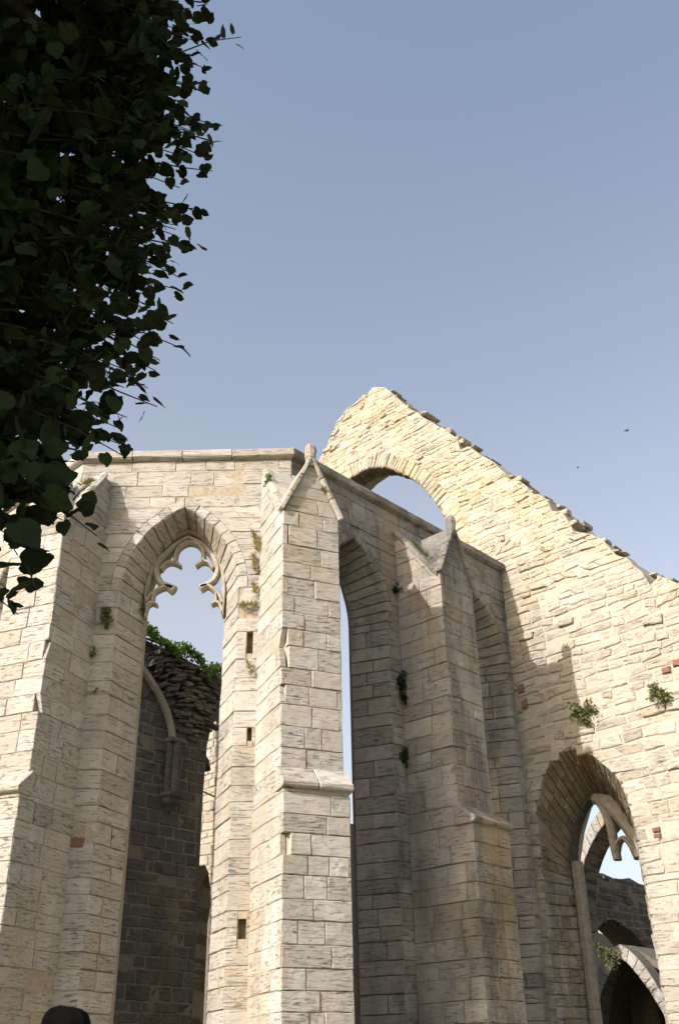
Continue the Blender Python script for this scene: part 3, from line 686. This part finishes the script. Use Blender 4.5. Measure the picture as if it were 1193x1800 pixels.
# sunlit wall beyond
ne = thing('nave_wall', FR(-9.8, 0, -.5), 'narrow strip of sunlit rubble wall with dark round-topped opening beyond the shaded inner wall', 'wall')
neo = [(-12.0, 0), (-8.02, 0), (-8.02, 11.0), (-12, 9.5)]; nh = [(-9.9, 1.0), (-9.9, 5.0), (-9.75, 5.7), (-9.5, 6.05), (-9.2, 6.18), (-8.98, 6.1), (-8.84, 5.8), (-8.78, 5.3), (-8.78, 1.0)]
core(FR, neo, [(nh, nh, .9)], .9, M_MORT, ne, .03)
ms = Masonry(ne)
for i in range(len(nh) - 1):
    k_ = max(1, int(math.hypot(nh[i + 1][0] - nh[i][0], nh[i + 1][1] - nh[i][1]) / .25))
    for q in range(k_):
        g_ = lambda t: (nh[i][0] + (nh[i + 1][0] - nh[i][0]) * t, nh[i][1] + (nh[i + 1][1] - nh[i][1]) * t)
        for d_ in (0, .45):
            p = [FR(*g_(q / k_), -d_), FR(*g_((q + 1) / k_), -d_), FR(*g_((q + 1) / k_), -d_ - .45), FR(*g_(q / k_), -d_ - .45)]
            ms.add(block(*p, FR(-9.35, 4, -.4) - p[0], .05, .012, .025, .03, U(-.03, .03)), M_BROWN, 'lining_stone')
fill(ms, FR, [neo, nh], levels(1.5, 9.5, .14, .26), .22, .55, M_RUB, clip=(-10.2, -8.02), rough=.014, proud=.02, gap=.012, bev=.02, depth=.1, wob=.12); ms.build()
nb = thing('nave_wall', FR(-9.5, 0, -3.2), 'brown rubble back wall inside the dark round-topped opening', 'wall')
core(Frame(KC - NR * 2.6, UR, NR), [(-12.5, 0), (-7.0, 0), (-7.0, 7.2), (-12.5, 7.2)], [], .6, M_MORTD, nb, .03)
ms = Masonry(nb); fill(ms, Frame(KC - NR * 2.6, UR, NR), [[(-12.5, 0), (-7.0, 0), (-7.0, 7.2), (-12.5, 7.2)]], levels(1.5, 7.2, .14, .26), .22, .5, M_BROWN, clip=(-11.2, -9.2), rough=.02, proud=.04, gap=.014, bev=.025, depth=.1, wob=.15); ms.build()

# ------------------------------------------------------------------ nave remains seen through the deep right-hand window
def arch_wall(fr, label, inner, outer, d, mat, soff, name='stone_arch', thick=0.7):
    r = thing(name, fr(inner[len(inner) // 2][0], 0, 0), label, 'arch'); ms = Masonry(r)
    ip, op = smooth_path(inner, 2), smooth_path(outer, 2)
    for i in range(len(ip) - 1):
        ms.add(block(fr(*ip[i]), fr(*ip[i + 1]), fr(*op[i + 1]), fr(*op[i]), fr.n, .12, .006, .012, .006, 0), mat, 'voussoir')
        p = [fr(*ip[i], 0), fr(*ip[i + 1], 0), fr(*ip[i + 1], -thick), fr(*ip[i], -thick)]
        c = fr(0.5 * (inner[0][0] + inner[-1][0]) + .5, inner[0][1] - .5, -thick / 2)
        ms.add(block(*p, c - p[0], .06, .008, .015, .01, 0), soff, 'soffit_stone')
    V = []; F = []; n = len(ip)
    for off in (-.03, -thick): V += [fr(a, z, off) for a, z in ip] + [fr(a, z, off) for a, z in op]
    for i in range(n - 1):
        F += [(i, i + 1, n + i + 1, n + i), (2 * n + i, 3 * n + i, 3 * n + i + 1, 2 * n + i + 1), (n + i, n + i + 1, 3 * n + i + 1, 3 * n + i), (i, 2 * n + i, 2 * n + i + 1, i + 1)]
    F += [(0, n, 3 * n, 2 * n), (n - 1, 3 * n - 1, 4 * n - 1, 2 * n - 1)]
    obj('mortar_core', V, F, M_MORTD, r); ms.build(); return r
FA = Frame(KC - NR * 4, UR, NR); FB = Frame(KC - NR * 8, UR, NR)
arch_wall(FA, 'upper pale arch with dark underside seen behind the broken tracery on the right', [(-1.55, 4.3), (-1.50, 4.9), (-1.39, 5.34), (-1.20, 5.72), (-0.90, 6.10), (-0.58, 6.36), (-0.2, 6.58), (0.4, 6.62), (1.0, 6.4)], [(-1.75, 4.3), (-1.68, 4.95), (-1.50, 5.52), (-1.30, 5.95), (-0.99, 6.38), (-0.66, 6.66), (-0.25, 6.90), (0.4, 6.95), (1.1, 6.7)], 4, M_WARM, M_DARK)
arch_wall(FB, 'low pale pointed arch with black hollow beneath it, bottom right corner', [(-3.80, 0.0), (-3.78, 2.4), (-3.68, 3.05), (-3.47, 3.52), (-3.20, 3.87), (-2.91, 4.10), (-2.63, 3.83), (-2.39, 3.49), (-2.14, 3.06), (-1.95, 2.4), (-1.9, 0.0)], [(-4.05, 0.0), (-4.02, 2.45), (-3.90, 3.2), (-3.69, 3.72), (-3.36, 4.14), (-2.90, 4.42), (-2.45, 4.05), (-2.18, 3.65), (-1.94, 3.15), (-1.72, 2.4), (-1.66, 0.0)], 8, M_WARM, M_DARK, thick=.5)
# hollow behind the low arch: a vaulted chamber
hv = thing('vaulted_chamber', FB(-2.85, 0, -3), 'dark vaulted chamber behind the low pale arch', 'vault')
hp = [(-4.3, 0), (-4.3, 2.6), (-3.9, 3.6), (-2.9, 4.30), (-1.9, 3.6), (-1.5, 2.6), (-1.5, 0)]
V = []; F = []; n = len(hp)
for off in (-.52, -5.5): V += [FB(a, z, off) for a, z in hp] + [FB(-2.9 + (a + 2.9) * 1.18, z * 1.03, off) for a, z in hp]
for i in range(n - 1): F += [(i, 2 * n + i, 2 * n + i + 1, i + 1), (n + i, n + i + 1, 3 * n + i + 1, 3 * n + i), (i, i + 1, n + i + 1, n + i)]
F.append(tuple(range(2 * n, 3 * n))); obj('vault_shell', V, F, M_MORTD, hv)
FD = Frame(Vector((6.70, 27.0, 0)), U2, N2)
dw = thing('ruin_wall', FD(0, 0, -.4), 'dark rubble wall inside the nave below the patch of sky in the right window', 'wall')
do = [(-5, 0), (7, 0), (7, 6.0), (1.69, 6.11), (1.2, 6.2), (0.46, 6.08), (-0.2, 6.16), (-0.61, 6.12), (-1.21, 6.28), (-2.5, 6.5), (-5, 6.6)]
dh = [(-1.45, 0.5), (-1.45, 3.6), (-1.33, 4.3), (-0.95, 4.72), (-0.45, 5.0), (0.0, 5.08), (0.45, 5.0), (0.95, 4.8), (1.40, 4.5), (1.66, 3.9), (1.7, 0.5)]
core(FD, do, [(dh, dh, .8)], .8, M_MORTD, dw)
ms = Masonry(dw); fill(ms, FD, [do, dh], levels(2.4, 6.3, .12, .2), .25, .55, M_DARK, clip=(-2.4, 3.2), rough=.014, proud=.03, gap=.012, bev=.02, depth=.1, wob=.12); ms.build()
V, F = tube([FD(0.05, 4.80, .6), FD(1.3, 4.72, 1.3)], .02, .02, 6); r = thing('tie_rod', FD(.6, 4.7, .9), 'thin iron rod crossing the dark arch in the right window', 'rod'); obj('rod', V, F, M_IRON, r)
bw_ = thing('ruin_wall', FD(0, 0, -7), 'far sunlit wall glimpsed under the dark arch at right', 'wall')
core(Frame(FD.o - N2 * 6, U2, N2), [(-2, 0), (22, 0), (22, 5.2), (14, 5.6), (11.0, 5.82), (10.6, 6.0), (9.9, 6.08), (9.3, 6.16), (4, 6.3), (-2, 6.3)], [], .8, M_MORTD, bw_, 0)

# ------------------------------------------------------------------ plants growing on the masonry
def leaf_card(c, t, up, w, l, fold=0.25):
    s = t.cross(up)
    if s.length < 1e-4: s = Vector((1, 0, 0))
    s.normalize(); n = s.cross(t).normalized()
    return [c, c + t * l * .45 + s * w * .5 + n * w * fold, c + t * l, c + t * l * .45 - s * w * .5 + n * w * fold], [(0, 1, 2), (0, 2, 3)]
def rv(): 
    while True:
        v = Vector((U(-1, 1), U(-1, 1), U(-1, 1)))
        if 0.05 < v.length < 1: return v.normalized()
def plant(name, c, n, spread, cnt, size, mat, label, cat='plant', droop=0.0, stems=6, up=0.3, group=None, mat2=None, drop=0.0):
    r = thing(name, c, label, cat, group); V = []; F = []; V2 = []; F2 = []
    for k in range(stems):
        d = (n * U(.5, 1.1) + rv() * .9 + Vector((0, 0, up - droop))).normalized(); L = spread * U(.5, 1.0)
        path = [c - n * .04 - Vector((0, 0, U(0, drop)))]; cur = d.copy()
        for i in range(4):
            path.append(path[-1] + cur * L / 4); cur = (cur + Vector((0, 0, -.22 - droop * .5)) + rv() * .25).normalized()
        v, f = tube(path, .006, .002, 4); b = len(V2); V2 += v; F2 += [tuple(i + b for i in q) for q in f]
        for j in range(cnt // stems):
            p = path[1 + int(R() * 3.99)] + rv() * spread * .22 * R()
            v, f = leaf_card(p, (rv() + d * .5 + Vector((0, 0, -droop))).normalized(), rv(), size * U(.5, 1.1), size * U(.8, 1.8)); b = len(V); V += v; F += [tuple(i + b for i in q) for q in f]
    o = obj('foliage', V, F, mat, r); o['kind'] = 'stuff'; obj('stems', V2, F2, mat2 or M_DRY, r); return r
def grass(name, p0, p1, n, h, cnt, mat, label):
    r = thing(name, (p0 + p1) / 2, label, 'plant'); V = []; F = []
    for k in range(cnt):
        p = p0 + (p1 - p0) * R() + n * U(-.03, .05); d = (Vector((0, 0, 1)) * U(.1, 1) + n * U(.1, .8) + rv() * .7).normalized()
        v, f = leaf_card(p, d, n, .012 * U(.7, 1.6), h * U(.4, 1.1)); b = len(V); V += v; F += [tuple(i + b for i in q) for q in f]
    o = obj('foliage', V, F, mat, r); o['kind'] = 'stuff'; return r
plant('wall_shrub', FR(1.42, 7.35, .02), NR, .40, 420, .05, M_WEED, 'straggly green shrub hanging on the gable wall just above the deep window', 'shrub', .35, 12)
plant('wall_shrub', FR(2.88, 7.38, .02), NR, .34, 320, .05, M_WEED, 'round green shrub growing high on the lit gable wall at the right edge', 'shrub', .25, 10)
plant('weed', F2(2.55, 7.55, .05), N2, .20, 320, .045, M_LEAF, 'dark leafy weed in the corner left of the grey buttress, lower of two', 'plant', .9, 14, drop=.38)
plant('weed', F2(2.52, 9.2, .05), N2, .18, 90, .04, M_LEAF, 'small dark weed in the corner left of the grey buttress, upper of two', 'plant', .7, 8, drop=.2)
plant('weed', F1(-3.60, 8.05, .03), F1.n, .17, 260, .04, M_WEED, 'hanging weed on the shaded wall strip left of the tracery window', 'plant', .9, 12, drop=.3)
plant('weed', F1(-3.72, 7.3, .03), F1.n, .14, 60, .035, M_IVY, 'little green weed in the joint beside the left buttress', 'plant', .6, 5)
plant('weed', F1(-3.62, 6.72, .03), F1.n, .10, 40, .03, M_IVY, 'tiny green sprig low on the shaded strip beside the left buttress', 'plant', .5, 4)
plant('weed', F1(-3.18, 8.25, -.5), F1.n, .10, 40, .03, M_WEED, 'tiny weed at the left foot of the tracery', 'plant', .5, 4)
grass('grass_tuft', F1(-1.56, 7.95, .04), F1(-1.28, 7.98, .05), F1.n, .13, 130, M_DRY, 'tuft of yellow grass on a ledge right of the tracery window')
grass('grass_tuft', F1(-1.38, 9.25, .03), F1(-1.30, 8.9, .05), F1.n, .13, 120, M_DRY, 'dry grass growing in the wall joint above right of the tracery window')
grass('grass_tuft', F1(-1.36, 8.35, .03), F1(-1.32, 8.15, .05), F1.n, .10, 70, M_DRY, 'small brown grass tuft in the joint beside the middle buttress, just over the grassy ledge')
BD3 = K12 + U2 * (3.07 - .45)
grass('grass_tuft', BD3 + N2 * .40 + Vector((0, 0, 9.95)), BD3 + N2 * .75 + Vector((0, 0, 9.5)), -U2, .12, 130, M_WEED, 'mossy grass in the roof valley of the grey buttress')
grass('grass_tuft', K01 + dirv(-A2 / 2) * .45 + nrm(-A2 / 2) * .5 + Vector((0, 0, 9.85)), K01 + dirv(-A2 / 2) * .45 + nrm(-A2 / 2) * .35 + Vector((0, 0, 10.0)), dirv(-A2 / 2), .14, 120, M_DRY, 'yellow grass on the roof of the left buttress')
plant('weed', K12 - dirv(A2 / 2) * .5 + nrm(A2 / 2) * .25 + Vector((0, 0, 10.05)), -dirv(A2 / 2), .16, 90, .035, M_IVY, 'green sprig on the left coping of the middle buttress', 'plant', .3, 5)
plant('weed', F2(2.50, 6.35, .05), N2, .16, 150, .04, M_LEAF, 'dark weed in the corner left of the grey buttress, near its middle', 'plant', .8, 9, drop=.25)
fb = K12 + nrm(A2 / 2) * .87
grass('grass_tuft', fb + dirv(A2 / 2) * .16 + Vector((0, 0, 9.62)), fb + dirv(A2 / 2) * .30 + Vector((0, 0, 9.55)), nrm(A2 / 2), .09, 90, M_DRY, 'ochre moss tuft under the right coping of the middle buttress gable')
grass('grass_tuft', F1(-1.37, 8.85, .03), F1(-1.33, 8.55, .05), F1.n, .10, 110, M_DRY, 'long brown grass strip in the wall joint level with the tracery cusps')
grass('grass_tuft', F1(-1.40, 7.05, .03), F1(-1.34, 6.85, .05), F1.n, .10, 70, M_DRY, 'small dry grass tuft in the joint below the upper putlog hole')
# ivy along the top of the inner wall
iv = thing('ivy', FN(4.0, 10.4, .1), 'dense green ivy draped over the top of the dark inner wall', 'ivy'); V = []; F = []
for k in range(2600):
    s = U(2.3, 5.6); zt = 10.95 - .16 * (s - 2.3) + .10 * math.sin(s * 5) + .05 * math.sin(s * 13)
    t = R() ** 1.6; p = FN(s, zt - t * (.2 + .08 * math.sin(s * 7)), .30 - .9 * R() if t < .3 else .30 + .1 * R()) + rv() * .05
    v, f = leaf_card(p, (Vector((0, 0, -.6)) + rv()).normalized(), N2 + rv() * .4, U(.05, .09), U(.06, .10)); b = len(V); V += v; F += [tuple(i + b for i in q) for q in f]
o = obj('foliage', V, F, M_IVY, iv); o['kind'] = 'stuff'
V, F = tube([FN(s, 10.78 - .16 * (s - 2.3), .15 + .08 * math.sin(s * 4)) for s in [2.3 + .3 * i for i in range(12)]], .03, .012, 6); obj('stem', V, F, M_BARK, iv)
plant('shrub', FD(-1.75, 4.15, .6), N2, .5, 240, .06, M_WEED, 'green shrub under the dark arch inside the right window', 'shrub', .1, 9)

# small pieces set in the walls
def brickset(fr, a, z, w, h, label, off=0.012):
    r = thing('red_brick', fr(a, z, 0), label, 'brick'); b = block(fr(a - w / 2, z - h / 2, off), fr(a + w / 2, z - h / 2, off), fr(a + w / 2, z + h / 2, off), fr(a - w / 2, z + h / 2, off), fr.n, .08, .002, .012, .008); obj('brick', b[0], b[1], M_BRICK, r)
brickset(F1, -3.67, 4.51, .20, .13, 'red brick set in the shaded strip beside the left buttress', .02)
brickset(FR, .16, 8.12, .13, .16, 'upper of two red bricks in the corner behind the grey buttress', .04)
brickset(FR, .20, 7.80, .11, .16, 'lower of two red bricks in the corner behind the grey buttress', .04)
brickset(FR, 3.10, 7.70, .16, .11, 'broken red brick left of its pair at the right edge of the gable wall', .03)
brickset(FR, 3.32, 7.78, .16, .12, 'broken red brick right of its pair at the right edge of the gable wall', .03)
brickset(FR, 2.42, 5.12, .13, .07, 'upper of two small red bricks right of the deep window', .03)
brickset(FR, 2.42, 5.02, .12, .07, 'lower of two small red bricks right of the deep window', .03)

# ------------------------------------------------------------------ tree on the left
tree = thing('lime_tree', (-3.7, 1.6, 0), 'dark leafy tree in shade hanging into the frame from the left', 'tree')
V, F = tube([(-3.7, 1.6, -.1), (-3.66, 1.62, 1.2), (-3.55, 1.55, 2.6), (-3.4, 1.4, 4.2), (-3.2, 1.1, 6.2), (-3.05, .9, 8.0)], .26, .06, 12); trunk = obj('trunk', V, F, M_BARK, tree, None, True)
limbs = []
for a, b, c in (((-3.5, 1.5, 3.0), (-2.3, 2.2, 3.55), (-1.15, 2.45, 3.35)), ((-3.42, 1.42, 3.9), (-2.2, 2.2, 4.6), (-.95, 2.45, 4.2)), ((-3.3, 1.25, 5.2), (-2.1, 1.9, 5.6), (-.95, 2.4, 5.0)), ((-3.3, 1.25, 5.4), (-2.2, 1.6, 6.3), (-.9, 2.3, 5.7)), ((-3.2, 1.1, 6.2), (-3.9, .2, 7.0), (-4.5, -.6, 7.2)), ((-3.5, 1.5, 3.4), (-4.4, .8, 4.6), (-4.9, .2, 5.4)), ((-3.3, 1.2, 5.6), (-2.6, .2, 6.4), (-2.1, -.7, 6.6)), ((-3.48, 1.48, 2.8), (-2.4, 2.2, 2.95), (-1.2, 2.45, 2.85))):
    V, F = tube(smooth_path([a, b, c], 4), .075, .018, 7); obj('limb', V, F, M_BARK, tree, None, True); limbs.append((Vector(a), Vector(b), Vector(c)))
def leaf_mesh(seed):
    rnd = random.Random(seed); n = 22; V = [(0, .42, 0)]; F = []
    for i in range(n):
        th = -math.pi + 2 * math.pi * (i + .5) / n
        r = 0.5 * (1 + .025 * rnd.uniform(-1, 1)) * (1.0 + (.03 if i % 2 else -.03))
        x, y = r * math.sin(th) * rnd.uniform(.97, 1.0), .46 + r * math.cos(th)
        if abs(th) < .16: y += .17
        elif abs(th) < .45: y += .03
        if abs(th) > 2.95: y += .12
        V.append((x, y, -.35 * x * x - .25 * (y - .3) ** 2 + .03 * rnd.uniform(-1, 1) + .12 * abs(x)))
    for i in range(n): F.append((0, 1 + i, 1 + (i + 1) % n))
    return V, F
LM = []
for sd_ in range(5):
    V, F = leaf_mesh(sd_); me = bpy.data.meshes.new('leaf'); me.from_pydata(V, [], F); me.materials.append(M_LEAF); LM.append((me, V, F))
leaves = []
def put_leaf(p, size, d=None):
    z = (rv() * .9 + Vector((0, 0, .55)) + Vector((0.0, -.35, 0))).normalized()
    d = (d or rv()); y = (d + Vector((0, 0, -.35)) + rv() * .6); y = y - z * y.dot(z)
    if y.length < .05: return
    y.normalize(); x = y.cross(z)
    m = Matrix(((x.x * size, y.x * size, z.x * size, p.x), (x.y * size, y.y * size, z.y * size, p.y), (x.z * size, y.z * size, z.z * size, p.z), (0, 0, 0, 1)))
    leaves.append((m, size, p))
mass = [(-0.64, 6.2), (-0.64, 5.55), (-0.62, 5.18), (-0.60, 4.97), (-0.60, 4.81), (-0.64, 4.64), (-0.65, 4.50), (-0.65, 4.36), (-0.67, 4.22), (-0.69, 4.08), (-0.69, 3.96), (-0.69, 3.83), (-0.68, 3.69), (-0.71, 3.58), (-0.75, 3.49), (-0.79, 3.41), (-0.83, 3.36), (-0.88, 3.30), (-0.95, 3.24), (-1.1, 3.16), (-1.6, 3.05), (-2.6, 3.0)]
def edge_x(z):
    for (x0, z0), (x1, z1) in zip(mass, mass[1:]):
        if z1 <= z <= z0: return x0 + (x1 - x0) * (z0 - z) / max(1e-6, z0 - z1)
    return -9
# twigs that stick out of the crown: (root x, z) -> (tip x, z), near y = 2.4
TW = [((-.66, 4.93), (-.35, 5.20)), ((-.75, 4.75), (-.40, 4.66)), ((-.70, 4.53), (-.43, 4.45)), ((-.70, 4.33), (-.45, 4.23)), ((-.72, 4.09), (-.53, 4.08)), ((-.68, 3.88), (-.44, 3.93)), ((-.74, 3.79), (-.56, 3.72)), ((-.78, 3.63), (-.54, 3.52)), ((-.82, 3.43), (-.54, 3.36)), ((-.86, 3.40), (-.67, 3.28)), ((-.94, 3.31), (-.77, 3.11)), ((-.95, 3.21), (-.69, 2.95)), ((-1.05, 2.86), (-.84, 2.68)), ((-1.03, 3.02), (-.85, 2.87)), ((-.68, 5.22), (-.50, 5.27)), ((-1.0, 3.28), (-.80, 3.02)), ((-1.03, 3.20), (-.90, 2.92)), ((-.77, 3.69), (-.57, 3.56)), ((-.98, 3.15), (-.78, 2.98)), ((-1.0, 3.12), (-.93, 2.98))]
TW2 = []
for k in range(64):
    z = 3.2 + 2.15 * (k + R()) / 64; x = -.63 - max(0, (3.7 - z)) * .45; L_ = U(.05, .21); TW2.append(((x - .22, z + .08), (x + L_ * U(.3, 1.2), z - U(-.03, .14))))
for (x0, z0), (x1, z1) in TW + TW2:
    y = 2.4 + U(-.1, .1); a, b = Vector((x0 - .28, y + U(-.1, .1), z0 + .08)), Vector((x1, y, z1))
    pts = [a + (b - a) * (i / 5) + Vector((0, U(-.02, .02), .035 * math.sin(math.pi * i / 5) + U(-.012, .012))) for i in range(6)]
    v, f = tube(pts, .006, .0015, 5); obj('twig', v, f, M_BARK, tree)
    d = (b - a).normalized()
    for i in range(24):
        t = (i + U(0, .8)) / 24; p = a + (b - a) * t; k = int(min(4.999, t * 5)); p = pts[k] + (pts[k + 1] - pts[k]) * (t * 5 - k)
        side = Vector((0, 0, 1)) if i % 2 else Vector((0, 0, -1))
        put_leaf(p + rv() * .025, (.085 - .045 * t) * U(.7, 1.15), d * .7 + side * .5)
# dense body of the crown near the frame
for k in range(12500):
    z = U(2.95, 6.1); x = edge_x(z) - .05 - .10 * min(1, max(0, (4.9 - z) / 1.2)) + .06 * math.sin(z * 9) + .05 * math.sin(z * 23) - (U(0, 1) ** .72) * 1.9
    q = min(1, (edge_x(z) - x) / .3); y = 2.40 + U(-.12, .12) + q * U(-.15, .9)
    put_leaf(Vector((x + U(-.04, .04), y, z + U(-.05, .05))), U(.036, .09))
for k in range(150):                                  # thin fringe below
    z = U(2.84, 3.30); x = U(-1.30, -.72 - .55 * (3.1 - z) if z < 3.1 else -.80); put_leaf(Vector((x, 2.4 + U(-.15, .15), z)), U(.06, .095))
for k in range(20): put_leaf(Vector((U(-1.15, -.88), 2.4, U(2.64, 2.76))), U(.06, .09))
cl = camo.matrix_world.inverted(); 
def shown(e):
    v = cl @ e[2]
    if v.z > -.3: return 0
    a, b = v.x / -v.z, v.y / -v.z
    if abs(a) > .345 or abs(b) > .52: return 0
    return e[1] / -v.z * (1.6 if a > -.22 else 1.0)
leaves.sort(key=shown, reverse=True)
for i, (m, s, p) in enumerate(leaves[:300]):
    o = bpy.data.objects.new('leaf', LM[i % 5][0]); COL.objects.link(o); o.parent = tree
    mm = m.copy(); mm.translation = m.translation - tree.location; o.matrix_local = mm
V = []; F = []
for i, (m, s, p) in enumerate(leaves[300:]):
    _, lv, lf = LM[i % 5]; b = len(V); V += [m @ Vector(q) for q in lv]; F += [tuple(j + b for j in q) for q in lf]
# rest of the crown, unseen, added towards the sun to shade the visible leaves
def card(c, s):
    v, f = leaf_card(c, rv(), rv(), s * .9, s); b = len(V); V.extend(v); F.extend([tuple(j + b for j in q) for q in f])
for k in range(15000):
    c = Vector((-3.3, .35, 6.0)) + Vector(rv()) * (R() ** .4) * 2.5
    if c.y > 2.0 and c.x > -1.5: continue
    card(c + Vector((0, 0, .2)), U(.11, .17))
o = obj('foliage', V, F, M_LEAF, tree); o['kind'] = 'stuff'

# ------------------------------------------------------------------ small things
def bird(c, yaw, roll, span, label):
    r = thing('bird', c, label, 'bird', 'birds flying in the blue sky'); f = Vector((math.cos(yaw), math.sin(yaw), .1)).normalized(); s = f.cross(Vector((0, 0, 1))).normalized(); u = s.cross(f)
    u, s = u * math.cos(roll) + s * math.sin(roll), s * math.cos(roll) - u * math.sin(roll)
    V, F = tube([c + f * t * span for t in (-.30, -.2, -.08, .06, .17, .24, .30)], .02 * span, .02 * span, 8)
    for i, rr in enumerate((.03, .045, .075, .085, .06, .05, .008)):
        cc = c + f * (-.30, -.2, -.08, .06, .17, .24, .30)[i] * span
        for j in range(8): V[i * 8 + j] = cc + (V[i * 8 + j] - cc).normalized() * rr * span
    b = obj('body', V, F, M_FEATH, r)
    for sg in (-1, 1):
        A = [(.10, .04, .02), (.14, .25, .12), (.05, .5, .10), (-.02, .48, .10), (-.08, .25, .10), (-.08, .04, .02)]
        top = [c + f * a * span + s * sg * b_ * span + u * (z + .008) * span for a, b_, z in A]; bot = [p - u * .016 * span for p in top]
        v, fc = extrude(top, bot); obj('wing', v, fc, M_FEATH, r)
bird(Vector((13.95, 40, 28.76)), .4, .3, .42, 'dark bird flying alone in the sky, the upper one right of the gable')
bird(Vector((11.33, 40, 26.71)), 2.6, -.3, .26, 'tiny dark bird lower in the sky, just right above the gable slope')
pr = thing('post', (-1.27, 5, 0), 'black round-topped post standing at the lower left in front of the wall', 'post')
prof = [(.105, 0), (.105, 1.80), (.103, 1.855), (.085, 1.895), (.05, 1.915), (-.03, 1.925), (-.07, 1.915), (-.095, 1.885), (-.105, 1.84), (-.105, 0)]
v, f = bevelled(*extrude([Vector((-1.27 + a, 4.95, z)) for a, z in prof], [Vector((-1.27 + a, 5.05, z)) for a, z in prof]), .008); obj('post_body', v, f, M_BLACK, pr)
v, f = bevelled(*extrude([Vector((-1.27 + a * 1.25, 4.92, z)) for a, z in ((.105, 0), (.105, .18), (-.105, .18), (-.105, 0))], [Vector((-1.27 + a * 1.25, 5.08, z)) for a, z in ((.105, 0), (.105, .18), (-.105, .18), (-.105, 0))]), .01); obj('post_foot', v, f, M_BLACK, pr)
